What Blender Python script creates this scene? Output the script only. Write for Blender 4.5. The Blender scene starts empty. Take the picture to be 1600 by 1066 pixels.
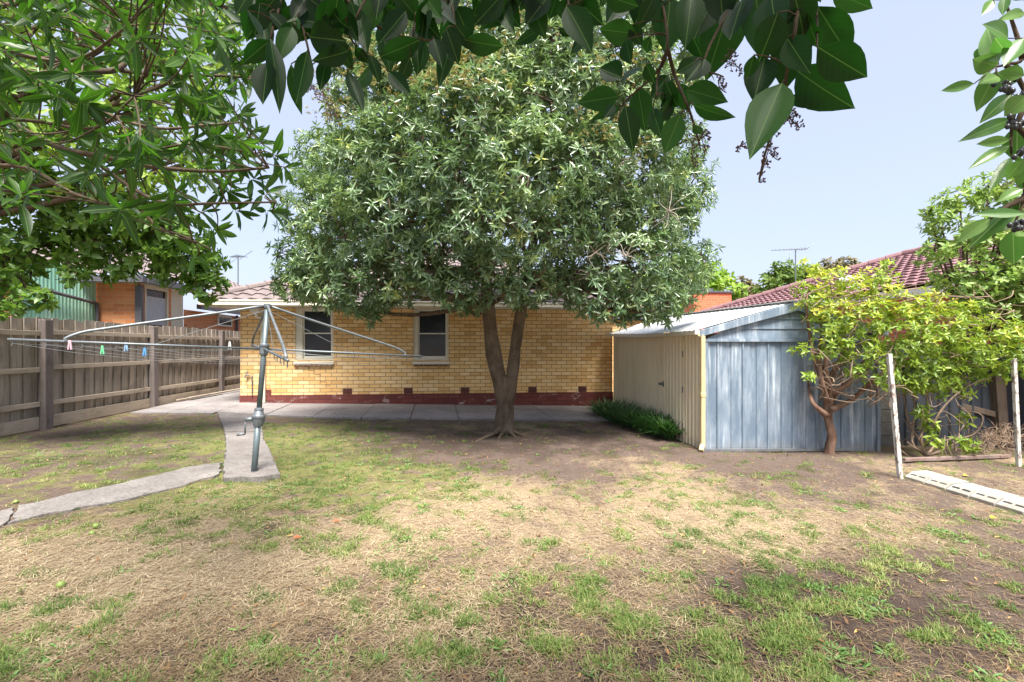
import bpy, math, random
import numpy as np
from mathutils import Vector
random.seed(7); RS = np.random.RandomState(11)
scene = bpy.context.scene
COL = scene.collection
R = math.radians
# ------------------------------------------------------------------ camera model
F = 730.0; CX, HY = 800.0, 541.0; TH = math.atan(0.1)
CAM = np.array([0.0, 0.0, 1.37])
FW = np.array([math.sin(TH), math.cos(TH), 0.0]); RT = np.array([math.cos(TH), -math.sin(TH), 0.0]); UP = np.array([0, 0, 1.0])
def ray(x, y): return FW + RT*((x-CX)/F) + UP*((HY-y)/F)
def pt(x, y, t): return CAM + ray(x, y)*t                 # at forward distance t
def pY(x, y, Y): d = ray(x, y); return CAM + d*(Y/d[1])   # on the vertical plane Y
def pX(x, y, X): d = ray(x, y); return CAM + d*(X/d[0])   # on the vertical plane X
def gz(X): return -0.02 - 0.022*np.clip(X, -12, 14)
def pg(x, y, h=0.0):
    d = ray(x, y); t = (1.39-h)/(-(d[2] + 0.022*d[0])); p = CAM + d*t; return p
# ------------------------------------------------------------------ bookkeeping
def tag(o, label=None, cat=None, group=None, kind=None):
    if label: o['label'] = label
    if cat: o['category'] = cat
    if group: o['group'] = group
    if kind: o['kind'] = kind
    return o
def thing(name, loc, label, cat, group=None):
    o = bpy.data.objects.new(name, None); COL.objects.link(o); o.location = loc; o.empty_display_size = 0.1
    return tag(o, label, cat, group)
def wloc(o):
    v = Vector((0, 0, 0))
    while o is not None: v = v + o.location; o = o.parent
    return v
def link(me, name, mat, parent=None, smooth=False):
    o = bpy.data.objects.new(name, me); COL.objects.link(o)
    if mat: me.materials.append(mat)
    if parent is not None:
        o.parent = parent; w = wloc(parent)
        me.transform(__import__('mathutils').Matrix.Translation(-w))
    if smooth: me.polygons.foreach_set('use_smooth', [True]*len(me.polygons))
    return o
def copy_tree(o, parent=None):
    c = o.copy(); COL.objects.link(c); c.parent = parent
    for ch in list(o.children): copy_tree(ch, c)
    return c
def nrm(v): v = np.asarray(v, float); return v/(np.linalg.norm(v)+1e-12)
def smooth_path(pts, n=5):
    P = [np.asarray(p, float) for p in pts]
    if len(P) < 3: return P
    Q = [2*P[0]-P[1]] + P + [2*P[-1]-P[-2]]; out = []
    for i in range(1, len(Q)-2):
        for k in range(n):
            t = k/n; a, b, c, d = Q[i-1], Q[i], Q[i+1], Q[i+2]
            out.append(0.5*((2*b)+(c-a)*t+(2*a-5*b+4*c-d)*t*t+(3*b-a-3*c+d)*t**3))
    out.append(P[-1]); return out
class MB:
    def __init__(s): s.v = []; s.f = []
    def add(s, vs, fs):
        o = len(s.v); s.v += [tuple(map(float, p)) for p in vs]; s.f += [tuple(i+o for i in f) for f in fs]; return s
    def obox(s, c, ax, ay, az):
        c, ax, ay, az = [np.asarray(q, float) for q in (c, ax, ay, az)]
        vs = [c+i*ax+j*ay+k*az for k in (-1, 1) for j in (-1, 1) for i in (-1, 1)]
        return s.add(vs, [(0,2,3,1),(4,5,7,6),(0,1,5,4),(2,6,7,3),(0,4,6,2),(1,3,7,5)])
    def box(s, x0, x1, y0, y1, z0, z1):
        return s.obox(((x0+x1)/2, (y0+y1)/2, (z0+z1)/2), ((x1-x0)/2, 0, 0), (0, (y1-y0)/2, 0), (0, 0, (z1-z0)/2))
    def bar(s, a, b, w, h, up=(0, 0, 1)):
        a, b = np.asarray(a, float), np.asarray(b, float); d = nrm(b-a); x = nrm(np.cross(d, up)); u = np.cross(x, d)
        return s.obox((a+b)/2, x*w/2, (b-a)/2, u*h/2)
    def tube(s, pts, rad, n=8, sm=0, cap=True, lump=0.0):
        P = smooth_path(pts, sm) if sm else [np.asarray(p, float) for p in pts]
        m = len(P); 
        if np.isscalar(rad): rr = [rad]*m
        else:
            rr = list(np.interp(np.linspace(0, 1, m), np.linspace(0, 1, len(rad)), rad))
        d = nrm(P[1]-P[0]); ref = np.array([0, 0, 1.0]) if abs(d[2]) < .9 else np.array([1.0, 0, 0])
        x = nrm(np.cross(d, ref)); vs = []; fs = []; ph = random.random()*6
        for i in range(m):
            d = nrm(P[min(i+1, m-1)]-P[max(i-1, 0)]); x = nrm(x-d*np.dot(x, d)); y = np.cross(d, x)
            for k in range(n):
                a = 2*math.pi*k/n; r = rr[i]*(1+lump*math.sin(3*a+ph+i*.5)+lump*.6*math.sin(2*a-i*.9))
                vs.append(P[i]+x*math.cos(a)*r+y*math.sin(a)*r)
        for i in range(m-1):
            for k in range(n):
                fs.append((i*n+k, i*n+(k+1) % n, (i+1)*n+(k+1) % n, (i+1)*n+k))
        if cap: fs += [tuple(range(n-1, -1, -1)), tuple((m-1)*n+k for k in range(n))]
        return s.add(vs, fs)
    def lathe(s, base, axis, prof, n=16):
        base = np.asarray(base, float); d = nrm(axis); x = nrm(np.cross(d, (0.3, 1, 0.1))); y = np.cross(d, x); vs = []; fs = []
        for h, r in prof:
            for k in range(n):
                a = 2*math.pi*k/n; vs.append(base+d*h+(x*math.cos(a)+y*math.sin(a))*r)
        m = len(prof)
        for i in range(m-1):
            for k in range(n): fs.append((i*n+k, i*n+(k+1) % n, (i+1)*n+(k+1) % n, (i+1)*n+k))
        fs += [tuple(range(n-1, -1, -1)), tuple((m-1)*n+k for k in range(n))]
        return s.add(vs, fs)
    def ball(s, c, r, n=8, m=5, sq=1.0):
        vs = []; fs = []
        for i in range(1, m):
            th = math.pi*i/m
            for k in range(n):
                a = 2*math.pi*k/n; vs.append((c[0]+r*math.sin(th)*math.cos(a), c[1]+r*math.sin(th)*math.sin(a), c[2]+sq*r*math.cos(th)))
        top = len(vs); vs.append((c[0], c[1], c[2]+sq*r)); vs.append((c[0], c[1], c[2]-sq*r))
        for i in range(m-2):
            for k in range(n): fs.append((i*n+k, (i+1)*n+k, (i+1)*n+(k+1) % n, i*n+(k+1) % n))
        for k in range(n):
            fs.append((top, k, (k+1) % n)); fs.append((top+1, (m-2)*n+(k+1) % n, (m-2)*n+k))
        return s.add(vs, fs)
    def prism(s, poly, off):
        poly = [np.asarray(p, float) for p in poly]; off = np.asarray(off, float); n = len(poly)
        return s.add(poly+[p+off for p in poly], [tuple(range(n-1, -1, -1)), tuple(range(n, 2*n))]+[(i, (i+1) % n, n+(i+1) % n, n+i) for i in range(n)])
    def sheet(s, o, U, V, prof, N):
        """profiled sheet: prof = [(u,h)...] swept along V"""
        o, U, V, N = [np.asarray(q, float) for q in (o, U, V, N)]; U = nrm(U); N = nrm(N)
        vs = []; fs = []
        for u, h in prof: p = o+U*u+N*h; vs += [p, p+V]
        for i in range(len(prof)-1): fs.append((2*i, 2*i+2, 2*i+3, 2*i+1))
        return s.add(vs, fs)
    def build(s, name, mat, parent=None, smooth=False, bevel=0):
        me = bpy.data.meshes.new(name); me.from_pydata(s.v, [], s.f); me.update()
        o = link(me, name, mat, parent, smooth)
        if bevel:
            b = o.modifiers.new('bevel', 'BEVEL'); b.width = bevel; b.segments = 2; b.limit_method = 'ANGLE'
        return o
def rib_prof(L, period, h, flat, slope):
    out = []; u = 0
    while u < L:
        out += [(u, 0), (u+flat, 0), (u+flat+slope, h), (u+period-slope, h)]; u += period
    return [(min(a, L), b) for a, b in out]
def wave_prof(L, period, h, k=6):
    n = int(L/period*k); return [(L*i/n, h*math.sin(2*math.pi*L*i/n/period)) for i in range(n+1)]
# ------------------------------------------------------------------ numpy noise
def vnoise(x, y, seed=0):
    xi = np.floor(x).astype(np.int64); yi = np.floor(y).astype(np.int64); xf = x-xi; yf = y-yi
    def h(a, b):
        n = (a*374761393 + b*668265263 + seed*974634777) & 0xffffffff
        n = ((n ^ (n >> 13))*1274126177) & 0xffffffff
        return ((n ^ (n >> 16)) & 0xffff)/65535.0
    u = xf*xf*(3-2*xf); v = yf*yf*(3-2*yf)
    return (h(xi, yi)*(1-u)+h(xi+1, yi)*u)*(1-v)+(h(xi, yi+1)*(1-u)+h(xi+1, yi+1)*u)*v
def fbm(x, y, sc, seed=0, o=4):
    r = 0; a = .5; t = 0
    for i in range(o): r = r+a*vnoise(x*sc, y*sc, seed+i*7); t += a; a *= .5; sc *= 2.1
    return r/t
# ------------------------------------------------------------------ materials
MAT = {}
class NT:
    def __init__(s, name):
        s.m = bpy.data.materials.new(name); s.m.use_nodes = True; s.t = s.m.node_tree; s.t.nodes.clear()
        s.out = s.n('ShaderNodeOutputMaterial'); MAT[name] = s.m
    def n(s, ty, **kw):
        nd = s.t.nodes.new(ty)
        for k, v in kw.items():
            if k.startswith('i_'): 
                key = k[2:].replace('_', ' '); nd.inputs[key].default_value = v
            else: setattr(nd, k, v)
        return nd
    def l(s, a, b): s.t.links.new(a, b)
    def coord(s, which='Object'): return s.n('ShaderNodeTexCoord').outputs[which]
    def noise(s, vec, scale, detail=4, rough=.6, stretch=None):
        if stretch:
            mp = s.n('ShaderNodeMapping'); mp.inputs['Scale'].default_value = stretch; s.l(vec, mp.inputs[0]); vec = mp.outputs[0]
        nd = s.n('ShaderNodeTexNoise'); nd.inputs['Scale'].default_value = scale; nd.inputs['Detail'].default_value = detail
        nd.inputs['Roughness'].default_value = rough; s.l(vec, nd.inputs['Vector']); return nd.outputs['Fac']
    def ramp(s, fac, stops):
        r = s.n('ShaderNodeValToRGB'); e = r.color_ramp.elements
        while len(e) < len(stops): e.new(0.5)
        for q, (p, c) in zip(e, stops): q.position = p; q.color = (*c, 1) if len(c) == 3 else c
        s.l(fac, r.inputs[0]); return r.outputs[0]
    def fr(s, fac, a, b, c=0.0, d=1.0):
        r = s.n('ShaderNodeMapRange'); r.inputs[1].default_value = a; r.inputs[2].default_value = b
        r.inputs[3].default_value = c; r.inputs[4].default_value = d; s.l(fac, r.inputs[0]); return r.outputs[0]
    def mix(s, fac, a, b, blend='MIX'):
        m = s.n('ShaderNodeMix', data_type='RGBA', blend_type=blend)
        for sock, val in ((m.inputs['Factor'], fac), (m.inputs[6], a), (m.inputs[7], b)):
            if isinstance(val, (int, float)): sock.default_value = val
            elif isinstance(val, tuple): sock.default_value = (*val, 1)
            else: s.l(val, sock)
        return m.outputs[2]
    def math(s, op, a, b=0.0):
        m = s.n('ShaderNodeMath', operation=op)
        for sock, val in ((m.inputs[0], a), (m.inputs[1], b)):
            if isinstance(val, (int, float)): sock.default_value = val
            else: s.l(val, sock)
        return m.outputs[0]
    def bump(s, h, strength=.3, dist=.01):
        b = s.n('ShaderNodeBump'); b.inputs['Strength'].default_value = strength; b.inputs['Distance'].default_value = dist
        s.l(h, b.inputs['Height']); return b.outputs[0]
    def pbr(s, col, rough=.7, metal=0.0, normal=None, spec=.5):
        p = s.n('ShaderNodeBsdfPrincipled')
        for k, v in (('Base Color', col), ('Roughness', rough), ('Metallic', metal), ('Specular IOR Level', spec)):
            if isinstance(v, (int, float)): p.inputs[k].default_value = v
            elif isinstance(v, tuple): p.inputs[k].default_value = (*v, 1)
            else: s.l(v, p.inputs[k])
        if normal is not None: s.l(normal, p.inputs['Normal'])
        return p.outputs[0]
    def fin(s, sh): s.l(sh, s.out.inputs[0]); return s.m
def simple(name, c1, c2, scale=4, rough=.7, metal=0, bump=.15, stretch=None, dist=.005):
    t = NT(name); co = t.coord(); f = t.noise(co, scale, 6, .65, stretch); f2 = t.noise(co, scale*9, 3, .6, stretch)
    c = t.mix(t.fr(f, .35, .65), c1, c2); c = t.mix(t.fr(f2, .3, .75, 0, .35), c, tuple(.55*q for q in c1))
    return t.fin(t.pbr(c, rough, metal, t.bump(f2, bump, dist)))
def brick_mat(name, cols, mortar, axis='xz', bw=.24, rh=.086, ms=.0125, stain=None, paint=None, dep=.008):
    t = NT(name); co = t.coord(); sp = t.n('ShaderNodeSeparateXYZ'); t.l(co, sp.inputs[0]); cb = t.n('ShaderNodeCombineXYZ')
    if axis == 'xz': t.l(sp.outputs[0], cb.inputs[0])
    elif axis == 'yz': t.l(sp.outputs[1], cb.inputs[0])
    else: t.l(t.math('ADD', sp.outputs[0], sp.outputs[1]), cb.inputs[0])
    t.l(sp.outputs[2], cb.inputs[1])
    wob = t.n('ShaderNodeVectorMath', operation='SCALE'); nz = t.n('ShaderNodeTexNoise'); nz.inputs['Scale'].default_value = 6
    t.l(cb.outputs[0], nz.inputs['Vector']); t.l(nz.outputs['Color'], wob.inputs[0]); wob.inputs['Scale'].default_value = .009
    ad = t.n('ShaderNodeVectorMath', operation='ADD'); t.l(cb.outputs[0], ad.inputs[0]); t.l(wob.outputs[0], ad.inputs[1])
    b = t.n('ShaderNodeTexBrick'); t.l(ad.outputs[0], b.inputs['Vector'])
    b.inputs['Scale'].default_value = 1; b.inputs['Brick Width'].default_value = bw; b.inputs['Row Height'].default_value = rh
    b.inputs['Mortar Size'].default_value = ms*.5; b.inputs['Mortar Smooth'].default_value = .25; b.offset = .5
    b.inputs['Color1'].default_value = (0, 0, 0, 1); b.inputs['Color2'].default_value = (1, 1, 1, 1); b.inputs['Mortar'].default_value = (.5, .5, .5, 1)
    b.inputs['Bias'].default_value = 0
    n = len(cols); c = t.ramp(b.outputs['Color'], [(i/(n-1), q) for i, q in enumerate(cols)])
    f1 = t.noise(co, 1.1, 5, .6); f2 = t.noise(co, 60, 4, .7)
    c = t.mix(t.fr(f2, .3, .8, 0, .18), c, tuple(q*.55 for q in cols[0]))
    if stain: c = t.mix(t.fr(f1, .52, .75, 0, .55), c, stain)
    if paint:
        f3 = t.noise(co, 5, 9, .8, (.5, 1, 1)); c = t.mix(t.fr(f3, .565, .62, 0, .85), c, paint)
    mo = t.mix(t.fr(f1, .3, .7), mortar, tuple(q*1.35 for q in mortar))
    c = t.mix(b.outputs['Fac'], c, mo)
    h = t.math('ADD', t.math('MULTIPLY', b.outputs['Fac'], -1.0), t.math('MULTIPLY', f2, .25))
    return t.fin(t.pbr(c, .85, 0, t.bump(h, .9, dep)))
def leaf_mat(name, stops, trans, rough=.4, mixf=.35, rib=None, ribw=.035, spec=.5, veins=True, under=None):
    t = NT(name); at = t.n('ShaderNodeAttribute', attribute_name='rnd'); c = t.ramp(at.outputs['Fac'], stops)
    co = t.coord('UV'); sp = t.n('ShaderNodeSeparateXYZ'); t.l(co, sp.inputs[0])
    normal = None
    if rib:
        d = t.math('ABSOLUTE', t.math('SUBTRACT', sp.outputs[0], .5))
        c = t.mix(t.fr(d, ribw*.4, ribw, 1, 0), c, rib)
        if veins:
            w = t.math('SINE', t.math('MULTIPLY', t.math('SUBTRACT', sp.outputs[1], t.math('MULTIPLY', d, .55)), 56.0))
            c = t.mix(t.fr(w, .90, 1, 0, .10), c, rib)
            pass
    if under is not None:
        g = t.n('ShaderNodeNewGeometry'); c = t.mix(t.math('MULTIPLY', g.outputs['Backfacing'], .6), c, under)
    a = t.pbr(c, rough, 0, normal, spec); tr = t.n('ShaderNodeBsdfTranslucent')
    t.l(t.mix(.5, c, trans), tr.inputs[0])
    m = t.n('ShaderNodeMixShader'); m.inputs[0].default_value = mixf; t.l(a, m.inputs[1]); t.l(tr.outputs[0], m.inputs[2])
    return t.fin(m.outputs[0])
def plain(name, c, rough=.6, metal=0, spec=.5):
    t = NT(name); return t.fin(t.pbr(c, rough, metal, None, spec))

yellow_brick = brick_mat('yellow_brick', [(.64,.37,.135), (.78,.50,.21), (.82,.555,.26), (.86,.63,.34)], (.19,.13,.085), 'xz', stain=(.60,.34,.11))
yellow_brick_side = brick_mat('yellow_brick_side', [(.64,.37,.135), (.78,.50,.21), (.82,.555,.26), (.86,.63,.34)], (.19,.13,.085), 'yz')
red_plinth = brick_mat('red_painted_brick', [(.125,.030,.026), (.165,.040,.032), (.20,.055,.042)], (.085,.025,.02), 'xz', paint=(.45,.33,.31), dep=.006)
orange_brick = brick_mat('orange_brick', [(.56,.20,.08), (.66,.25,.10), (.70,.31,.14)], (.50,.34,.22), 'xz')
orange_brick_side = brick_mat('orange_brick_side', [(.56,.20,.08), (.66,.25,.10), (.70,.31,.14)], (.50,.34,.22), 'yz')
chimney_brick = brick_mat('chimney_brick', [(.62,.13,.055), (.70,.16,.07), (.72,.19,.09)], (.62,.27,.17), 'sum')
red_brick = brick_mat('red_brick', [(.42,.12,.06), (.55,.17,.08), (.60,.22,.11)], (.45,.36,.30), 'yz')
sill_brick = brick_mat('sill_brick', [(.16,.08,.05), (.22,.11,.07)], (.30,.26,.22), 'xz', bw=.11, rh=.3)
trim = simple('cream_trim', (.72,.67,.56), (.64,.59,.48), 3, .5, bump=.05)
white_trim = simple('white_trim', (.80,.78,.72), (.70,.67,.60), 3, .5, bump=.05)
win_alu = plain('window_paint', (.72,.70,.63), .45)
def glass_mat():
    t = NT('dark_glass'); co = t.coord(); f = t.noise(co, 3, 4, .6, (1, 1, 3)); c = t.mix(f, (.014,.017,.024), (.030,.035,.046))
    return t.fin(t.pbr(c, .12, 0, t.bump(t.noise(co, 2.2, 2), .2, .03), .38))
glass = glass_mat()
def tile_mat(name, a, b, lich):
    t = NT(name); co = t.coord(); f = t.noise(co, 2.5, 6, .7); f2 = t.noise(co, 30, 5, .7)
    c = t.mix(t.fr(f, .3, .7), a, b); c = t.mix(t.fr(f2, .55, .7, 0, .6), c, lich)
    return t.fin(t.pbr(c, .8, 0, t.bump(f2, .3, .006)))
brown_tile = tile_mat('brown_tile', (.125,.10,.10), (.21,.165,.16), (.33,.285,.26))
purple_tile = tile_mat('purple_tile', (.165,.085,.09), (.235,.125,.135), (.37,.26,.265))
def concrete_mat(name, a, b, dark, sc=1.0):
    t = NT(name); co = t.coord(); f = t.noise(co, 1.6*sc, 6, .7); f2 = t.noise(co, 22*sc, 6, .75); f3 = t.noise(co, 120, 3, .7)
    c = t.mix(t.fr(f, .35, .65), a, b); c = t.mix(t.fr(f2, .46, .66, 0, .75), c, dark); c = t.mix(t.fr(f3, .48, .7, 0, .6), c, dark); c = t.mix(t.fr(t.noise(co, .55*sc, 7, .8), .5, .62, 0, .45), c, dark)
    return t.fin(t.pbr(c, .9, 0, t.bump(t.math('ADD', f2, f3), .4, .006)))
concrete = concrete_mat('pavement_concrete', (.34,.315,.31), (.235,.215,.215), (.12,.105,.10))
old_concrete = concrete_mat('old_concrete', (.27,.25,.235), (.165,.15,.14), (.075,.062,.055), 1.4)
block_white = concrete_mat('white_block', (.50,.48,.43), (.38,.36,.32), (.20,.17,.14), 2)
block_grey = concrete_mat('grey_block', (.22,.21,.20), (.13,.13,.12), (.07,.065,.06), 2)
def wood_mat(name, a, b, dark, axis='z', per=.0):
    t = NT(name); co = t.coord(); st = {'z': (1, 1, .06), 'y': (1, .06, 1), 'x': (.06, 1, 1)}[axis]
    f = t.noise(co, 55, 6, .7, st); f1 = t.noise(co, 4, 4, .6, st); f2 = t.noise(co, 1.7, 3, .6)
    rn = t.n('ShaderNodeAttribute', attribute_name='rnd').outputs['Fac']
    c = t.mix(t.fr(f1, .3, .7), a, b); c = t.mix(t.fr(rn, 0, 1, 0, .45), c, dark)
    c = t.mix(t.fr(f, .5, .72, 0, .75), c, dark); c = t.mix(t.fr(f2, .55, .75, 0, .5), c, tuple(q*.5 for q in dark))
    return t.fin(t.pbr(c, .9, 0, t.bump(f, .5, .004), .2))
paling_wood = wood_mat('grey_paling_wood', (.49,.43,.365), (.35,.30,.255), (.115,.095,.078), 'z')
rail_wood = wood_mat('grey_rail_wood', (.54,.46,.37), (.43,.36,.29), (.20,.16,.12), 'y')
post_wood = wood_mat('dark_post_wood', (.22,.185,.175), (.16,.135,.125), (.07,.058,.05), 'z')
old_timber = wood_mat('old_timber', (.17,.13,.10), (.11,.085,.065), (.05,.038,.03), 'z')
def post_paint():
    t = NT('flaking_white_paint'); co = t.coord(); f = t.noise(co, 30, 7, .8, (1, 1, .3))
    c = t.mix(t.fr(f, .50, .57), (.60,.58,.54), (.17,.12,.095)); return t.fin(t.pbr(c, .8, 0, t.bump(f, .5, .004)))
white_flake = post_paint()
rust = simple('rusty_rail', (.20,.12,.10), (.30,.24,.22), 8, .8, .2, .3)
galv = simple('galvanised_pipe', (.20,.22,.24), (.14,.16,.175), 9, .5, .5, .1, dist=.001)
galv_light = simple('galvanised_light', (.38,.40,.41), (.24,.26,.28), 9, .4, .7, .1, dist=.001)
pole_paint = simple('grey_pole', (.15,.19,.205), (.11,.145,.16), 12, .5, .4, .15, dist=.001)
dark_metal = simple('dark_gutter_metal', (.085,.085,.10), (.12,.12,.135), 5, .5, .2)
def clad(name, a, b, scuff, amt, s=(9, 9, .7)):
    t = NT(name); co = t.coord(); f = t.noise(co, 1.6, 5, .6, (1, 1, .35)); c = t.mix(t.fr(f, .32, .68), a, b)
    g = t.noise(co, 1.3, 8, .72, s); k = t.noise(co, .9, 3, .6); fac = t.math('MULTIPLY', t.fr(g, .50, .66), t.fr(k, .36, .60)); c = t.mix(t.fr(t.noise(co, 2.6, 7, .75, (3, 3, .8)), .45, .7, 0, .28*amt), c, scuff)
    c = t.mix(t.math('MULTIPLY', fac, amt), c, scuff)
    sp = t.n('ShaderNodeSeparateXYZ'); t.l(co, sp.inputs[0]); h = t.noise(co, 7, 5, .7)
    dirt = t.fr(t.math('ADD', sp.outputs[2], t.math('MULTIPLY', h, .3)), .05, .32, .6, 0)
    c = t.mix(dirt, c, tuple(.5*q for q in (.45,.38,.28)))
    return t.fin(t.pbr(c, .55, .0, t.bump(g, .08, .003)))
shed_cream = clad('shed_cream_steel', (.80,.69,.51), (.72,.62,.45), (.30,.22,.13), .35)
shed_blue = clad('shed_blue_steel', (.15,.20,.26), (.10,.145,.195), (.60,.66,.72), .8, (7, 7, .45))
shed_roof = simple('shed_white_roof', (.68,.69,.70), (.56,.57,.57), 2, .5, .1, .08)
dark_fence = clad('dark_fence_steel', (.040,.050,.065), (.028,.036,.048), (.09,.095,.10), .4)
green_sheet = clad('green_fibreglass', (.36,.62,.48), (.22,.50,.36), (.55,.70,.58), .6)
cream_pipe = simple('cream_downpipe', (.68,.54,.28), (.58,.46,.25), 5, .5)
def bark(name, a, b, sc=14):
    t = NT(name); co = t.coord(); f = t.noise(co, sc, 7, .7, (1, 1, .3)); f2 = t.noise(co, 3, 3)
    c = t.mix(t.fr(f, .35, .65), a, b); c = t.mix(t.fr(f2, .4, .7, 0, .6), c, tuple(1.4*q for q in b)); return t.fin(t.pbr(c, .9, 0, t.bump(f, .7, .012), .2))
bark_main = bark('brown_grey_bark', (.055,.040,.028), (.14,.105,.075))
bark_dark = bark('dark_twig_bark', (.045,.032,.022), (.10,.07,.045), 20)
bark_lemon = bark('reddish_bark', (.09,.045,.03), (.22,.14,.10), 20)
twig_pale = bark('pale_twig', (.16,.11,.08), (.30,.22,.16), 30)
twig_dead = bark('dead_twig_bark', (.30,.25,.21), (.48,.42,.36), 30)
twig_green = bark('green_twig', (.10,.12,.03), (.16,.16,.06), 30)
# ------------------------------------------------------------------ leaf meshes
def T_small(fold=.25):   # 2 folded quads
    v = np.array([(0,0,0), (-.5,.3,fold*.5), (-.42,.68,fold*.42), (0,1,-.06), (.42,.68,fold*.42), (.5,.3,fold*.5)], float)
    f = np.array([(0,3,2,1), (0,5,4,3)]); uv = np.array([(.5,0), (0,.3), (.05,.68), (.5,1), (.95,.68), (1,.3)], float); return v, f, uv
def T_big(nx=5, fold=.30, ov=0):
    vv = [0,.05,.14,.26,.39,.52,.66,.79,.89,.96,1]; ww = [.02,.22,.58,.87,1,.97,.80,.53,.27,.09,0] if not ov else [.03,.18,.45,.72,.95,1,.93,.7,.42,.17,0]
    v = []; uv = []; f = []
    for a, w in zip(vv, ww):
        for k in range(nx):
            x = (k/(nx-1)-.5)*w; v.append((x, a, fold*abs(x)+.0*a)); uv.append((.5+x, a))
    for i in range(len(vv)-1):
        for k in range(nx-1): q = i*nx+k; f.append((q, q+1, q+nx+1, q+nx))
    return np.array(v, float), np.array(f), np.array(uv, float)
def leaf_mesh(name, mat, parent, pos, yd, nm, L, W, tpl, rnd, bend=None, smooth=False):
    pos = np.asarray(pos, float); N = len(pos); v, f, uv = tpl; K = len(v)
    Y = yd/np.linalg.norm(yd, axis=1, keepdims=True); X = np.cross(Y, nm); X /= np.linalg.norm(X, axis=1, keepdims=True)+1e-9; Z = np.cross(X, Y)
    L = np.broadcast_to(L, (N,)); W = np.broadcast_to(W, (N,))
    a = v[:, 1][None, :]*L[:, None]; zz = v[:, 2][None, :]*W[:, None]
    if bend is not None: zz = zz - (v[:, 1]**2)[None, :]*(bend*L)[:, None]
    V = pos[:, None, :] + (v[:, 0][None, :]*W[:, None])[..., None]*X[:, None, :] + a[..., None]*Y[:, None, :] + zz[..., None]*Z[:, None, :]
    if parent is not None: V = V - np.array(wloc(parent))
    me = bpy.data.meshes.new(name); nf = len(f)
    me.vertices.add(N*K); me.vertices.foreach_set('co', V.reshape(-1))
    idx = (f[None, :, :] + (np.arange(N)*K)[:, None, None]).reshape(-1)
    me.loops.add(len(idx)); me.loops.foreach_set('vertex_index', idx.astype(np.int32))
    fl = f.shape[1]; me.polygons.add(N*nf); me.polygons.foreach_set('loop_start', (np.arange(N*nf)*fl).astype(np.int32))
    me.polygons.foreach_set('loop_total', np.full(N*nf, fl, np.int32))
    me.update(calc_edges=True)
    ul = me.uv_layers.new(name='uv'); U = np.tile(uv[f.reshape(-1)], (N, 1)); ul.data.foreach_set('uv', U.reshape(-1))
    at = me.attributes.new('rnd', 'FLOAT', 'POINT'); at.data.foreach_set('value', np.repeat(rnd, K).astype(np.float32))
    if smooth: me.polygons.foreach_set('use_smooth', [True]*len(me.polygons))
    o = bpy.data.objects.new(name, me); COL.objects.link(o); me.materials.append(mat)
    if parent is not None: o.parent = parent
    return o
def unit(n, rs=RS):
    v = rs.normal(size=(n, 3)); return v/np.linalg.norm(v, axis=1, keepdims=True)
def rosettes(c, d, nl, L, rs=RS, a0=.5, a1=1.45, droop=.15, tint=None):
    """c,d (N,3) -> per leaf arrays"""
    N = len(c); d = d/np.linalg.norm(d, axis=1, keepdims=True)
    ref = unit(N, rs); e1 = np.cross(d, ref); e1 /= np.linalg.norm(e1, axis=1, keepdims=True); e2 = np.cross(d, e1)
    k = np.arange(nl)[None, :]; ph = rs.rand(N, 1)*6.28+k*2.4+rs.rand(N, nl)*.5
    al = a0+(a1-a0)*((k+.5)/nl)+rs.normal(size=(N, nl))*.15
    yd = np.cos(al)[..., None]*d[:, None]+np.sin(al)[..., None]*(np.cos(ph)[..., None]*e1[:, None]+np.sin(ph)[..., None]*e2[:, None])
    yd[..., 2] -= droop*(k/nl)
    nm = d[:, None]*1.0+rs.normal(size=(N, nl, 3))*.25
    LL = L*(.55+.5*((k+1)/nl))*(.8+.4*rs.rand(N, nl))
    p = c[:, None]-d[:, None]*(((k/nl)*.35*L)[..., None])
    if tint is None: tint = rs.rand(N)
    r = np.clip(tint[:, None]*.75+rs.rand(N, nl)*.35-(k/nl)*.12, 0, 1)
    return p.reshape(-1, 3), yd.reshape(-1, 3), nm.reshape(-1, 3), LL.reshape(-1), r.reshape(-1)
def lobe_points(lobes, n_per, rs=RS, rmin=.72, inner=.68, up=.35, keep=None):
    """lobes: (c(3), rx, ry, rz). n_per per square metre of surface"""
    C = []; D = []
    for i, (c, rx, ry, rz) in enumerate(lobes):
        area = 4*math.pi*((rx*ry)**1.6/3+(rx*rz)**1.6/3+(ry*rz)**1.6/3)**(1/1.6); n = max(6, int(area*n_per)); u = unit(n, rs)
        r = rmin+(1.08-rmin)*rs.rand(n)**.6
        r = r*(1+.16*np.sin(u[:, 0]*5+i)*np.sin(u[:, 2]*6+2*i)+.12*np.sin(u[:, 1]*11+i))
        p = np.asarray(c)+u*r[:, None]*np.array([rx, ry, rz]); ok = np.ones(n, bool)
        for j, (c2, a, b, e) in enumerate(lobes):
            if j != i: ok &= np.linalg.norm((p-np.asarray(c2))/np.array([a, b, e]), axis=1) > inner
        if keep is not None: ok &= keep(p)
        dd = u/np.array([rx, ry, rz])*min(rx, ry, rz); dd[:, 2] += up; dd += rs.normal(size=dd.shape)*.25
        C.append(p[ok]); D.append(dd[ok])
    return np.concatenate(C), np.concatenate(D)
SM = T_small(); BG = T_big(5); BGN = T_big(3, .3, 1)
def lobes_px(lst, k=1.0):
    out = []
    for x, y, r, t, *e in lst:
        m = r/F*t; ey = e[0] if e else 1.0; ez = e[1] if len(e) > 1 else .8
        out.append((pt(x, y, t), m*k, m*ey*k, m*ez*k))
    return out
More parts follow.
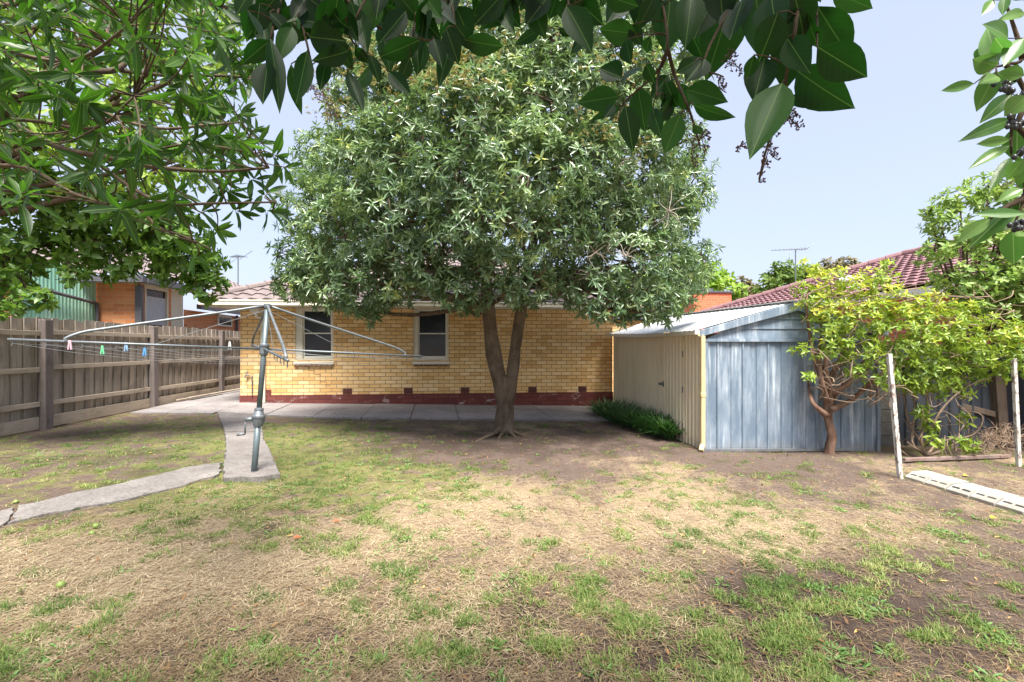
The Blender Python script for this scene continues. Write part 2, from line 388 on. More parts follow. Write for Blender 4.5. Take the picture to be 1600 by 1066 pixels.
def branches(mb, lobes, start, r0, rs, sub=5, tip=.004, rad=.3):
    S = [np.asarray(s, float) for s in start]
    for c, rx, ry, rz in lobes:
        s = min(S, key=lambda q: np.linalg.norm(q-c)); mid = (s+c)/2+rs.normal(size=3)*rad*.4; L = np.linalg.norm(c-s)
        mb.tube([s, mid, c], [r0, r0*.7, r0*.4], 6, 4, lump=.08)
        for k in range(sub):
            u = unit(1, rs)[0]; e = c+u*np.array([rx, ry, rz])*.9; m2 = (c+e)/2+rs.normal(size=3)*rad*.3
            mb.tube([c, m2, e], [r0*.35, r0*.2, tip], 5, 3)

exec_parts = []
# ================================================================== GROUND
def blob(X, Y, px, py, rx, ry, h=0):
    c = pg(px, py); return np.exp(-((X-c[0])/rx)**2-((Y-c[1])/ry)**2)
def masks(X, Y):
    """returns (grass, straw, soil) in 0..1 at ground points: what grows where in the yard"""
    n1 = fbm(X, Y, .9, 3); n2 = fbm(X, Y, 3.2, 9); n3 = fbm(X, Y, 9.0, 21, 3)
    g = .36+0*X; s = .5+0*X; d = .35+0*X
    g = g + .75*blob(X, Y, 560, 740, 1.5, 1.3)+.7*blob(X, Y, 470, 690, 1.2, 1.6)+.35*blob(X, Y, 250, 780, 2.2, .8)+.30*blob(X, Y, 200, 690, 2.6, 2.2)
    g = g + .30*blob(X, Y, 1180, 760, 1.6, 1.1)+.15*blob(X, Y, 600, 960, .9, .5)+.12*blob(X, Y, 150, 1010, .9, .35)+.22*blob(X, Y, 1400, 1000, .9, .6)+.12*blob(X, Y, 1100, 960, .8, .5)
    g = g - .45*blob(X, Y, 780, 700, 2.3, 1.3)-.35*blob(X, Y, 250, 870, 1.3, .6)-.30*blob(X, Y, 1400, 760, 1.7, 1.1)-.15*blob(X, Y, 800, 800, 1.5, .6)
    s = s + .6*blob(X, Y, 350, 860, 2.2, .7)+.55*blob(X, Y, 830, 780, 1.9, .7)+.25*blob(X, Y, 1150, 850, 1.2, .6)+.25*blob(X, Y, 150, 960, .9, .4)+.1*blob(X, Y, 1350, 770, 2, .9)-.2*blob(X, Y, 1250, 720, 2, .8)
    s = s - .5*blob(X, Y, 760, 695, 2.3, 1.3)-.45*blob(X, Y, 1400, 930, 1.7, .7)-.35*blob(X, Y, 1250, 1040, 1.3, .3)-.25*blob(X, Y, 200, 700, 2.2, 1.6)
    d = d + .9*blob(X, Y, 720, 690, 2.0, 1.2)+.35*blob(X, Y, 950, 690, 1.6, 1.0)+.7*blob(X, Y, 1400, 930, 1.6, .7)+.5*blob(X, Y, 900, 1040, 2.2, .45)+.4*blob(X, Y, 1250, 980, 1.5, .6)+.45*blob(X, Y, 120, 720, 2.0, .6)+.3*blob(X, Y, 1380, 770, 1.4, .9)
    grass = np.clip((g-.5)*1.5+(n2-.5)*1.5+(n3-.5)*3.2+(n1-.5)*.7+.46, 0, 1); straw = np.clip(s+(n1-.5)*1.4+(n3-.5)*1.2, 0, 1)
    soil = np.clip(d-.25+(n2-.5)*2.2+(n3-.5)*1.6, 0, 1); return grass, straw, soil
def gh(X, Y):
    m = np.clip(1-np.abs(X-.5)/12, 0, 1)*np.clip((9.2-Y)/1.0, 0, 1)
    return gz(X)+(-.012+.035*(fbm(X, Y, 1.3, 5, 3)-.5)+.018*(fbm(X, Y, 8, 8, 3)-.5))*np.minimum(1, m*3)
def ground():
    far = [-900, -300, -120, -60, -30, -18]
    xs = np.concatenate([far, np.arange(-12, 13, .07), [18, 30, 60, 120, 300, 900]])
    ys = np.concatenate([[-900, -300, -100, -40, -15, -6], np.arange(-2, 11, .07), [12, 14, 18, 26, 40, 70, 130, 300, 1500]])
    X, Y = np.meshgrid(xs, ys); Z = gh(X, Y); nx, ny = len(xs), len(ys)
    me = bpy.data.meshes.new('ground'); V = np.stack([X, Y, Z], -1).reshape(-1)
    me.vertices.add(nx*ny); me.vertices.foreach_set('co', V)
    i = np.arange((ny-1)*(nx-1)); r = i//(nx-1); c = i % (nx-1); a = r*nx+c
    f = np.stack([a, a+1, a+nx+1, a+nx], 1).reshape(-1).astype(np.int32)
    me.loops.add(len(f)); me.loops.foreach_set('vertex_index', f); me.polygons.add(len(i))
    me.polygons.foreach_set('loop_start', (np.arange(len(i))*4).astype(np.int32)); me.polygons.foreach_set('loop_total', np.full(len(i), 4, np.int32))
    me.update(calc_edges=True); me.polygons.foreach_set('use_smooth', [True]*len(i))
    g, s, d = masks(X, Y)
    for nme, arr in (('gm', g), ('sm', s), ('dm', d)):
        at = me.attributes.new(nme, 'FLOAT', 'POINT'); at.data.foreach_set('value', arr.reshape(-1).astype(np.float32))
    t = NT('yard_soil'); co = t.coord(); A = lambda q: t.n('ShaderNodeAttribute', attribute_name=q).outputs['Fac']
    f1 = t.noise(co, 28, 7, .75); f2 = t.noise(co, 90, 5, .75); f3 = t.noise(co, 9, 5, .7)
    soil = t.mix(t.fr(f1, .3, .7), (.085,.062,.052), (.175,.13,.108)); soil = t.mix(t.fr(f2, .5, .7, 0, .6), soil, (.25,.19,.15))
    straw = t.mix(t.fr(f2, .3, .7), (.24,.175,.11), (.46,.36,.235)); grs = t.mix(t.fr(f2, .3, .7), (.11,.13,.03), (.24,.26,.075))
    sf = t.fr(t.math('ADD', A('sm'), t.math('MULTIPLY', t.math('SUBTRACT', f1, .5), 1.6)), .25, .85)
    c = t.mix(t.math('MULTIPLY', sf, .9), soil, straw)
    gf = t.fr(t.math('ADD', A('gm'), t.math('MULTIPLY', t.math('SUBTRACT', f3, .5), 1.3)), .45, 1.0)
    c = t.mix(t.math('MULTIPLY', gf, .80), c, grs)
    df = t.fr(t.math('ADD', A('dm'), t.math('MULTIPLY', t.math('SUBTRACT', f1, .5), 1.2)), .3, 1.0)
    c = t.mix(t.math('MULTIPLY', df, .88), c, t.mix(t.fr(f2, .4, .7), (.045,.032,.027), (.13,.095,.075)))
    t.fin(t.pbr(c, .95, 0, t.bump(t.math('ADD', f1, f2), .9, .02), .15)); me.materials.append(t.m)
    o = bpy.data.objects.new('ground', me); COL.objects.link(o); tag(o, kind='structure')
ground()
# polygons of the concrete, to keep grass off it
PAVE = [(200,662),(236,646),(330,646),(440,652),(600,655),(800,656.5),(957,658),(957,634),(378,625),(376,616),(300,626)]
SPUR = [(334,646),(408,650),(412,690),(439,746),(350,753),(353,693)]
CURVE_T = [(347,723),(300,730),(259,740),(216,750),(173,760),(130,769),(60,785),(10,798),(-80,826)]
CURVE_B = [(345,741),(300,755),(259,767),(216,777),(173,786),(130,793),(60,807),(0,823),(-80,852)]
def inpoly(x, y, poly):
    r = np.zeros(x.shape, bool); n = len(poly)
    for i in range(n):
        x1, y1 = poly[i][:2]; x2, y2 = poly[(i+1) % n][:2]
        c = ((y1 > y) != (y2 > y)) & (x < (x2-x1)*(y-y1)/(y2-y1+1e-9)+x1); r ^= c
    return r
W = 10.9
PW = [pg(x, y) for x, y in [(330,646),(440,652),(600,655),(800,656.5),(957,658)]]
def pv(X): return float(np.interp(X, [p[0] for p in PW], [p[1] for p in PW]))
SPW = [pg(*p) for p in SPUR]; CTW = [pg(*p) for p in CURVE_T]; CBW = [pg(*p) for p in CURVE_B]
KEEP = [[p[:2] for p in SPW], [(a_*.88+b_*.12)[:2] for a_, b_ in zip(CTW, CBW)]+[(a_*.12+b_*.88)[:2] for a_, b_ in zip(CTW, CBW)][::-1]]
def free(X, Y):
    ok = ~(inpoly(X, Y, KEEP[0]) | inpoly(X, Y, KEEP[1]))
    ok &= Y < np.interp(X, [-6.6, -5.4]+[p[0] for p in PW]+[3.6, 3.7], [8.9, 9.6]+[p[1] for p in PW]+[8.8, 7])-.02
    ok &= (X > -6.25) & ~((X > 3.35) & (Y > 6.22))
    return ok
# slabs: prisms on the sloping ground
def slab(poly, top=.03, dep=.12, mb=None, rough=0):
    mb = mb or MB(); Q = []
    if rough:
        for a_, b_ in zip(poly, list(poly[1:])+[poly[0]]):
            a_ = np.asarray(a_, float); b_ = np.asarray(b_, float); m_ = max(1, int(np.linalg.norm((b_-a_)[:2])/.07))
            for q_ in range(m_): w_ = a_+(b_-a_)*q_/m_; Q.append((w_[0]+rough*(vnoise(np.array(w_[0]*11), np.array(w_[1]*11), 4)-.5)*2, w_[1]+rough*(vnoise(np.array(w_[0]*11), np.array(w_[1]*11), 9)-.5)*2))
        poly = Q
    P = [np.array([p[0], p[1], gz(p[0])+top]) for p in poly]; mb.prism([p-np.array([0, 0, dep]) for p in P], (0, 0, dep)); return mb
mb = MB(); xs = [-6.2, -5.55, -4.75, -3.75, -2.85, -1.95, -1.05, -.15, .75, 1.65, 2.5, 3.30]
for a, b in zip(xs[:-1], xs[1:]):
    ya, yb = (9.3, 9.3) if b <= -4.7 else (pv(a), pv(b)); s = .10
    slab([(a+.006+s*.3, ya, 0), (b-.006+s*.3, yb, 0), (b-.006-s, W+.1, 0), (a+.006-s, W+.1, 0)], .03+.004*math.sin(a*9), mb=mb)
for k in range(6): slab([(-6.3, 11.02+k*1.2, 0), (-4.9, 11.02+k*1.2, 0), (-4.9, 12.2+k*1.2, 0), (-6.3, 12.2+k*1.2, 0)], .03, mb=mb)
tag(mb.build('pavement', concrete, bevel=.006), kind='structure')
mb = MB(); a = SPW
def lp(p, q, f): return p+(q-p)*f
m1 = lp(a[5], a[0], .02); m2 = lp(a[2], a[1], .28); m1 = pg(351, 679.5); m2 = pg(410.5, 679.5); m1b = pg(351, 677.5); m2b = pg(410, 677.5)
slab([m1, m2, a[2], pg(420, 707), pg(430, 728), a[3], pg(405, 751), a[4], a[5]], .045, mb=mb, rough=.018); slab([pg(340, 648), pg(405, 651), pg(409, 668), m2b, m1b], .04, mb=mb, rough=.010)
tag(mb.build('concrete_path', old_concrete, bevel=.008), kind='structure')
mb = MB(); TT = smooth_path(CTW, 3); BB = smooth_path(CBW, 3); k = len(TT)-4
slab(TT[:k]+BB[:k][::-1], .012, mb=mb, rough=.03)
e = (TT[k-1]-TT[k]); e = e/np.linalg.norm(e)*.03
slab([TT[k-1]-e]+TT[k:]+BB[k:][::-1]+[BB[k-1]-e], .010, mb=mb, rough=.02)
tag(mb.build('garden_path', old_concrete, bevel=.006), kind='structure')
# ------------------------------------------------------------------ grass and straw
def scatter(n, near=.5, rs=RS, xr=(-6.3, 9.5), yr=(1.2, 9.6)):
    n1 = int(n*near); px = rs.uniform(-140, 1740, n1); py = 640+(1120-640)*rs.rand(n1)**.8
    dx = FW[0]+RT[0]*(px-CX)/F; dy = FW[1]+RT[1]*(px-CX)/F; dz = (HY-py)/F; t = -1.39/(dz+.022*dx); X1 = dx*t; Y1 = dy*t
    X2 = rs.uniform(xr[0], xr[1], n-n1); Y2 = rs.uniform(yr[0], yr[1], n-n1); X = np.concatenate([X1, X2]); Y = np.concatenate([Y1, Y2])
    k = free(X, Y) & (Y < 10) & (X < 11); return X[k], Y[k]
def blades(name, mat, X, Y, n, L, Wd, lean, rs, label, cat, tint=None, spread=.02, flat=False):
    X = np.repeat(X, n)+rs.normal(size=len(X)*n)*spread; Y = np.repeat(Y, n)+rs.normal(size=len(Y)*n)*spread
    N = len(X); ph = rs.rand(N)*6.283; el = rs.uniform(lean[0], lean[1], N)
    yd = np.stack([np.cos(ph)*np.cos(el), np.sin(ph)*np.cos(el), np.sin(el)], 1); nm = np.stack([-np.cos(ph)*np.sin(el), -np.sin(ph)*np.sin(el), np.cos(el)], 1)+rs.normal(size=(N, 3))*.15
    if flat: nm = np.stack([0*ph, 0*ph, 1+0*ph], 1)
    tt = rs.rand(N) if tint is None else np.clip(np.repeat(tint, n)+rs.normal(size=N)*.2, 0, 1)
    P = np.stack([X, Y, gh(X, Y)+.003+(.010*rs.rand(N) if flat else 0)], 1)
    LL = L*(.5+rs.rand(N)); o = leaf_mesh(name, mat, None, P, yd, nm, LL, Wd*(.7+.6*rs.rand(N)), BLT, tt, bend=None if flat else rs.uniform(.1, .5, N))
    return tag(o, label, cat, kind='stuff')
BLT = (np.array([(-.5,0,0), (.5,0,0), (-.45,.55,0), (.45,.55,0), (-.05,1,0), (.05,1,0)], float), np.array([(0,1,3,2), (2,3,5,4)]), np.array([(0,0), (1,0), (0,.5), (1,.5), (.5,1), (.5,1)], float))
grass_m = leaf_mat('grass_blade', [(0, (.065,.12,.03)), (.45, (.13,.21,.045)), (.8, (.24,.31,.08)), (1, (.44,.42,.18))], (.18,.34,.035), .55, .35, spec=.3)
weed_m = leaf_mat('weed_leaf', [(0, (.09,.19,.05)), (1, (.20,.34,.10))], (.2,.4,.05), .5, .3, spec=.3)
straw_m = leaf_mat('straw_blade', [(0, (.15,.10,.06)), (.4, (.31,.23,.135)), (1, (.66,.55,.38))], (.5,.4,.25), .8, .15, spec=.2)
litter_m = leaf_mat('litter_leaf', [(0, (.11,.06,.035)), (.6, (.24,.13,.06)), (.9, (.42,.27,.12)), (1, (.55,.38,.12))], (.3,.2,.05), .8, .1, spec=.2)
rs = np.random.RandomState(5)
X, Y = scatter(100000, .62, rs); g, s, d = masks(X, Y); cl = fbm(X, Y, 7.5, 31, 2); k = rs.rand(len(X)) < np.clip(g*1.15-.05, 0.04, 1)**1.3*np.clip((cl-.49)*9, .05, 1)
X, Y = X[k], Y[k]; blades('grass', grass_m, X, Y, 8, .034, .0038, (.2, 1.25), rs, 'patchy green grass growing over the whole yard', 'grass', fbm(X, Y, 2.2, 77, 3)*1.2-.1, .018)
X, Y = scatter(75000, .7, rs); g, s, d = masks(X, Y); k = rs.rand(len(X)) < np.clip(s*.9+.25, 0.15, 1)*(1-.55*np.clip(d, 0, 1)); X, Y = X[k], Y[k]; s = s[k]
blades('dry_grass', straw_m, X, Y, 4, .045, .0026, (-.03, .22), rs, 'dry straw coloured dead grass lying over the soil', 'dry grass', s*.5+.1, .03, True)
X, Y = scatter(9000, .3, rs); g, s, d = masks(X, Y); D2 = (X-.65)**2+(Y-7.5)**2; k = rs.rand(len(X)) < np.clip(np.exp(-D2/9)+.12+.5*blob(X, Y, 1420, 730, 2.2, 1.2), 0, 1); X, Y = X[k], Y[k]; N = len(X)
yd = unit(N, rs); yd[:, 2] *= .25; nm = unit(N, rs)*.4; nm[:, 2] = 1
tag(leaf_mesh('leaf_litter', litter_m, None, np.stack([X, Y, gh(X, Y)+.012], 1), yd, nm, .028+.025*rs.rand(N), .012, SM, rs.rand(N)**1.6), 'small brown dead leaves littering the bare soil', 'leaf litter', kind='stuff')
# broad-leaved weeds in rosettes
X, Y = scatter(5200, .6, rs); g, s, d = masks(X, Y); k = rs.rand(len(X)) < np.clip(g*1.1-.2, 0, 1)*np.clip((fbm(X, Y, 1.6, 55, 3)-.40)*5, 0, 1); X, Y = X[k], Y[k]
P, yd, nm, LL, r = rosettes(np.stack([X, Y, gh(X, Y)+.004], 1), np.tile([[0, 0, 1.]], (len(X), 1)), 9, .075, rs, 1.0, 1.45, -.1)
tag(leaf_mesh('weeds', weed_m, None, P, yd, nm, LL, LL*.22, T_small(.2), r, bend=.25+0*LL), 'broad leaved green weeds dotted through the grass', 'weeds', kind='stuff')

# ================================================================== HOUSE
HX0, HX1 = float(pY(375.5, 600, W)[0]), float(pY(957, 600, W)[0]); PT = .278; WT = 2.235
house = thing('brick_house', ((HX0+HX1)/2, W, gz(-.7)), 'low yellow brick house with brown tiled roof and two dark sash windows', 'house')
WIN = []
for (fx0, fx1, fy0, fy1) in ((461, 521, 481, 563), (646, 701, 481, 563)):
    a = pY(fx0, fy0, W); b = pY(fx1, fy1, W); WIN.append((a[0], b[0], b[2], a[2], a[0]+(.11 if fx0 < 500 else .055)))
def wall_front(mb, x0, x1, z0, z1, y, holes, depth=.25, th=.12):
    xs = sorted({x0, x1, *[h[0] for h in holes], *[h[1] for h in holes]}); zs = sorted({z0, z1, *[h[2] for h in holes], *[h[3] for h in holes]})
    for a, b in zip(xs[:-1], xs[1:]):
        for c, d in zip(zs[:-1], zs[1:]):
            if any(a >= h[0]-1e-6 and b <= h[1]+1e-6 and c >= h[2]-1e-6 and d <= h[3]+1e-6 for h in holes): continue
            mb.add([(a, y, c), (b, y, c), (b, y, d), (a, y, d)], [(0, 1, 2, 3)])
    for h in holes:
        a, b, c, d = h[:4]; e = y+th
        mb.add([(a, y, c), (a, e, c), (a, e, d), (a, y, d)], [(0, 1, 2, 3)]); mb.add([(b, y, c), (b, y, d), (b, e, d), (b, e, c)], [(0, 1, 2, 3)])
        mb.add([(a, y, d), (a, e, d), (b, e, d), (b, y, d)], [(0, 1, 2, 3)]); mb.add([(a, y, c), (b, y, c), (b, e, c), (a, e, c)], [(0, 1, 2, 3)])
mb = MB(); wall_front(mb, HX0, HX1, PT, WT, W, WIN); mb.build('wall', yellow_brick, house)
mb = MB()
mb.add([(HX0, W, -.3), (HX0, W+9, -.3), (HX0, W+9, WT), (HX0, W, WT)], [(3, 2, 1, 0)]); mb.build('side_wall', yellow_brick_side, house); mb = MB()
mb.add([(HX1, W, -.3), (HX1, W+2.6, -.3), (HX1, W+2.6, WT), (HX1, W, WT)], [(0, 1, 2, 3)]); mb.build('side_wall', yellow_brick_side, house)
mb = MB(); mb.box(HX1-.1, HX1+2.6, W+2.6, W+6, -.3, 2.16); mb.build('rear_wing', yellow_brick, house)
mb = MB(); mb.box(HX1-.1, HX1+2.75, W+2.48, W+6.1, 2.163, 2.24); mb.build('wing_capping', dark_metal, house)
mb = MB(); mb.box(HX0-.012, HX1+.012, W-.014, W+.2, -.35, PT); mb.box(pY(416, 609, W)[0], pY(424, 609, W)[0], W-.011, W+.05, PT+.001, pY(416, 609, W)[2]); mb.build('plinth', red_plinth, house)
for i, (x0, x1, z0, z1, gx) in enumerate(WIN):
    w = MB(); t = .045; yi = W+.05
    for a, b in ((x0, gx+t), (x1-t, x1)): w.box(a, b, yi-.03, yi+.07, z0, z1)
    w.box(gx+t, x1-t, yi-.03, yi+.07, z1-t, z1); w.box(gx+t, x1-t, yi-.03, yi+.07, z0, z0+t*.7)
    w.box(x0+.012, x0+.03, yi-.042, yi-.031, z0+.02, z1-.02)
    f = w.build('window', trim, house, bevel=.004)
    gx0, gx1, gz0, gz1 = gx+t+.002, x1-t-.002, z0+t*.7+.002, z1-t-.002; mid = pY(500, 521, W)[2]; s = .028
    for (c, d, yy) in ((mid-.012, gz1, yi+.0), (gz0, mid+.018, yi+.028)):
        q = MB(); q.box(gx0, gx0+s, yy, yy+.022, c, d); q.box(gx1-s, gx1, yy, yy+.022, c, d); q.box(gx0+s, gx1-s, yy, yy+.022, d-s, d); q.box(gx0+s, gx1-s, yy, yy+.022, c, c+(s if c > 1.4 else .06))
        q.build('sash', win_alu, f, bevel=.003); q = MB(); q.box(gx0+s, gx1-s, yy+.008, yy+.014, c+.02, d-.02); q.build('pane', glass, f)
    q = MB(); q.box(gx0, gx1, W+.125, W+.14, gz0, gz1); q.build('blind', plain('dark_room', (.02,.02,.022), .9), f)  # dark sheet behind the panes: the unlit room's darkness put into a colour
    q = MB(); q.prism([(x0-.02, W-.055, z0-.04), (x1+.02, W-.055, z0-.04), (x1+.02, W+.1, z0-.002), (x0-.02, W+.1, z0-.002)], (0, 0, -.055)); q.build('sill', trim, house, bevel=.01)
    q = MB(); n = int((x1-x0)/.11)
    for k in range(n): a = x0+(x1-x0)*k/n; q.box(a+.006, a+(x1-x0)/n-.006, W-.05, W+.02, z0-.135, z0-.098)
    q.build('brick_sill', sill_brick, house, bevel=.006)
vent_m = simple('terracotta_vent', (.13,.045,.035), (.17,.06,.05), 20, .8)
for x in (543, 638, 726.5, 832, 910):
    c = pY(x, 610, W); q = MB(); hw, hz = .10, .065
    q.box(c[0]-hw, c[0]+hw, W-.016, W+.02, PT+.004, PT+.004+2*hz)
    for k in range(4):
        z = PT+.03+k*.027
        q.box(c[0]-hw+.012, c[0]+hw-.012, W-.024, W-.0165, z, z+.010)
    q.build('air_vent', vent_m, house, bevel=.003)
ck = [(474,568),(474,573),(482,573),(482,579),(490,579),(490,585),(500,585),(500,591),(500.5,596.5),(510,597),(510,602),(516,602)]
MB().tube([pY(x, y, W-.0005) for x, y in ck], .0045, 4).build('crack', plain('crack_dark', (.05,.035,.025), .9), house)
# eaves, gutter, roof
EY = W-.47; EZ = 2.36; EX0, EX1 = HX0-.47, HX1+.45; HW = 9.6
mb = MB(); mb.box(EX0+.02, EX1-.02, EY+.04, W-.002, WT-.0, WT+.02); mb.box(EX0+.02, HX0-.002, W-.002, W+9, WT, WT+.02); mb.build('soffit', white_trim, house)
mb = MB(); mb.box(EX0+.015, EX1-.015, EY+.0, EY+.03, WT-.03, EZ-.09); mb.box(EX0, EX0+.03, EY+.032, EY+9.4, WT-.03, EZ-.09); mb.build('fascia', trim, house)
mb = MB()
prof = [(-.0, .11), (-.02, .115), (-.10, .105), (-.115, .09), (-.10, .05), (-.11, 0), (-.02, -.012), (0, 0)]
def gutter(mb, a, b, out, z):
    a, b, out = [np.asarray(q, float) for q in (a, b, out)]; mb.prism([a+out*(-p[0])+np.array([0, 0, z+p[1]]) for p in prof], b-a)
gutter(mb, (EX0-.1, EY-.002, 0), (EX1+.1, EY-.002, 0), (0, -1, 0), EZ-.12); gutter(mb, (EX0-.002, EY, 0), (EX0-.002, EY+9, 0), (-1, 0, 0), EZ-.12); mb.build('gutter', trim, house)
def tiled(mb, o, U, S, L, SL, cl=0.0, cr=0.0, row=.33, per=.30, amp=.022, step=.032):
    """o eave corner, U along unit, S up-slope unit; clip cl/cr = inward run per slope metre"""
    o, U, S = [np.asarray(q, float) for q in (o, U, S)]; U = nrm(U); S = nrm(S); N = nrm(np.cross(U, S)); 
    n = int(SL/row)+1
    for r in range(n):
        s0 = r*row; s1 = min(SL, s0+row*1.04); 
        if s1 <= s0: break
        ua, ub = s0*cl, L-s0*cr; ua1, ub1 = s1*cl, L-s1*cr
        if ub-ua < .1: break
        k = max(2, int((ub-ua)/per*6)); vs = []; fs = []
        for i in range(k+1):
            f = i/k; u = ua+(ub-ua)*f; u1 = np.clip(u, ua1, max(ub1, ua1)); ph = 2*math.pi*u/per
            h = amp*(math.sin(ph)+.35*math.sin(2*ph+.8)); h1 = amp*(math.sin(2*math.pi*u1/per)+.35*math.sin(4*math.pi*u1/per+.8))
            vs += [o+U*u+S*s0+N*(h+step-.03), o+U*u+S*s0+N*(h+step), o+U*u1+S*s1+N*(h1+.002)]
        for i in range(k): a = 3*i; fs += [(a, a+3, a+4, a+1), (a+1, a+4, a+5, a+2)]
        mb.add(vs, fs)
pit = math.radians(24.5); cs, sn = math.cos(pit), math.sin(pit); L = EX1-EX0+.06; SL = HW/2/cs
mb = MB(); o1 = (EX0-.03, EY-.05, EZ-.01); tiled(mb, o1, (1, 0, 0), (0, cs, sn), L, SL, cs, cs)
tiled(mb, (EX0-.03, EY+HW, EZ-.01), (0, -1, 0), (cs, 0, sn), HW, SL, cs, cs); tiled(mb, (EX1+.03, EY, EZ-.01), (0, 1, 0), (-cs, 0, sn), HW, SL, cs, cs); tiled(mb, (EX1+.03, EY+HW, EZ-.01), (-1, 0, 0), (0, -cs, sn), L, SL, cs, cs)
roof = mb.build('roof', brown_tile, house)
mb = MB(); c0 = np.array(o1); ap = c0+np.array([HW/2, HW/2, HW/2*sn/cs]); br = np.array([EX1+.03-HW/2, ap[1], ap[2]])
def caps(mb, a, b, r=.085, n=None, step=.4):
    a, b = np.asarray(a, float), np.asarray(b, float); D = np.linalg.norm(b-a); n = int(D/step); d = (b-a)/n
    for i in range(n): mb.tube([a+d*i, a+d*(i+1.08)], [r*1.12, r*.92], 10)
caps(mb, c0+[.05, .05, .05], ap+[0, 0, .04]); caps(mb, ap+[0, 0, .04], br+[0, 0, .04]); caps(mb, (EX1, EY, EZ+.02), br+[0, 0, .04]); mb.build('ridge_cap', brown_tile, roof)
# downpipe with head at the left
mb = MB(); x = pY(411, 550, W-.06)[0]; mb.box(x-.045, x+.045, W-.085, W-.025, gz(x)+.04, 2.10); mb.build('downpipe', trim, house, bevel=.006)
mb = MB(); xa = pY(400, 478, W-.2)[0]; mb.box(xa-.09, xa+.10, W-.30, W-.1, 2.10, 2.20); mb.tube([(xa, W-.2, 2.12), (xa, W-.2, 2.02), (x, W-.055, 1.98)], .035, 8); mb.build('rainwater_head', white_trim, house, bevel=.01)
# tap
c = pY(386, 585, W-.05); mb = MB(); x1 = pY(394, 588, W-.03)[0]; zt = pY(394, 588, W)[2]
mb.tube([(x1, W-.03, PT-.02), (x1, W-.03, zt), (c[0]+.02, W-.04, zt+.02)], .011, 6); mb.build('water_pipe', dark_metal, house)
mb = MB(); mb.tube([(c[0]+.03, W-.04, zt+.02), (c[0]-.02, W-.07, zt+.03), (c[0]-.035, W-.09, zt-.03)], .017, 7); mb.tube([(c[0], W-.06, zt+.02), (c[0], W-.06, zt+.085)], .01, 6); mb.box(c[0]-.045, c[0]+.045, W-.07, W-.055, zt+.08, zt+.095); mb.build('tap', galv_light, house)

# ================================================================== PALING FENCE
FX = -6.35
fence = thing('paling_fence', (FX, 9, gz(FX)), 'weathered grey timber paling fence with dark posts along the left side', 'fence')
posts = [5.2, 7.74, 10.2, 12.85, 15.5, 18.2]
def attr_rnd(o, vals, per):
    at = o.data.attributes.new('rnd', 'FLOAT', 'POINT'); at.data.foreach_set('value', np.repeat(vals, per).astype(np.float32))
for i, y in enumerate(posts):
    h = 1.69; t = random.uniform(-.012, .012); o = MB().obox((FX+.03, y, .12+h/2-.2), (.055, 0, 0), (0, .07, 0), (t, t, h/2+.2-.04)).build('post', post_wood, fence, bevel=.008)
for i in range(len(posts)-1):
    y0, y1 = posts[i], posts[i+1]; mb = MB(); vals = []; y = y0-.0
    k = 0
    while y < y1-.01:
        w = random.uniform(.094, .112); lap = k % 2; top = 1.80+random.uniform(-.018, .012); xx = FX-.045-(.024 if lap else 0)
        tilt = random.uniform(-.004, .004)
        mb.obox((xx, y+w/2+.002, .16+(top-.16)/2), (.007, 0, 0), (0, w/2+(.030 if lap else -.004), 0), (0, tilt, (top-.16)/2)); vals.append(random.random()); y += w; k += 1
    o = mb.build('paling', paling_wood, fence); attr_rnd(o, np.array(vals), 8); tag(o, kind=None)
    for z, hh in ((1.57, .036), (1.03, .036), (.50, .036)):
        dz = random.uniform(-.015, .015)
        MB().obox((FX-.008, (y0+y1)/2, z+dz), (.024, 0, 0), (0, (y1-y0)/2-.073, random.uniform(-.01, .01)), (0, 0, hh)).build('rail', rail_wood, fence, bevel=.004)
    MB().obox((FX-.012, (y0+y1)/2, .22), (.014, 0, 0), (0, (y1-y0)/2-.073, 0), (0, 0, .09)).build('plinth_board', rail_wood, fence, bevel=.004)
for i, (ya, yb, xo) in enumerate(((10.9, 12.6, .13), (11.2, 13.6, .22))):
    tag(MB().obox((FX+xo, (ya+yb)/2, gz(FX)+.07+.02*i), (.03, 0, 0), (.05, (yb-ya)/2, 0), (0, 0, .012)).build('loose_board', rail_wood, bevel=.003), ['long grey offcut board lying against the foot of the paling fence', 'longer grey board lying on the paving beside the fence offcut'][i], 'board', 'boards lying by the fence')

# ================================================================== ROTARY CLOTHESLINE
B = pg(397, 737, .04); TP = pt(418, 478, 5.02)
hoist = thing('rotary_clothesline', tuple(B), 'leaning grey rotary clothesline with long pipe arms on concrete path', 'clothesline')
ax = nrm(TP-B); LEN = np.linalg.norm(TP-B)
hubz = B+ax*((1.34-B[2])/ax[2]); geb = B+ax*((pt(403, 648, 5.0)[2]-B[2])/ax[2])
MB().tube([B-ax*.1, geb], .030, 14).build('lower_pole', pole_paint, hoist, True)
MB().tube([geb, TP-ax*.01], .0265, 14).build('upper_pole', pole_paint, hoist, True)
gb = MB(); gb.lathe(geb-ax*.11, ax, [(0,.034),(.004,.040),(.02,.042),(.024,.046),(.085,.058),(.09,.064),(.105,.066),(.11,.066),(.118,.058),(.165,.040),(.17,.044),(.19,.042),(.195,.034)], 20)
for k in range(4): a = k*math.pi/2+.4; u = nrm(np.cross(ax, (0, 1, 0))); v = np.cross(ax, u); e = u*math.cos(a)+v*math.sin(a); gb.bar(geb-ax*.10+e*.042, geb-ax*.03+e*.060, .007, .014, e)
g = gb.build('gearbox', galv, hoist, True); m = g.modifiers.new('es', 'EDGE_SPLIT'); m.split_angle = R(22)
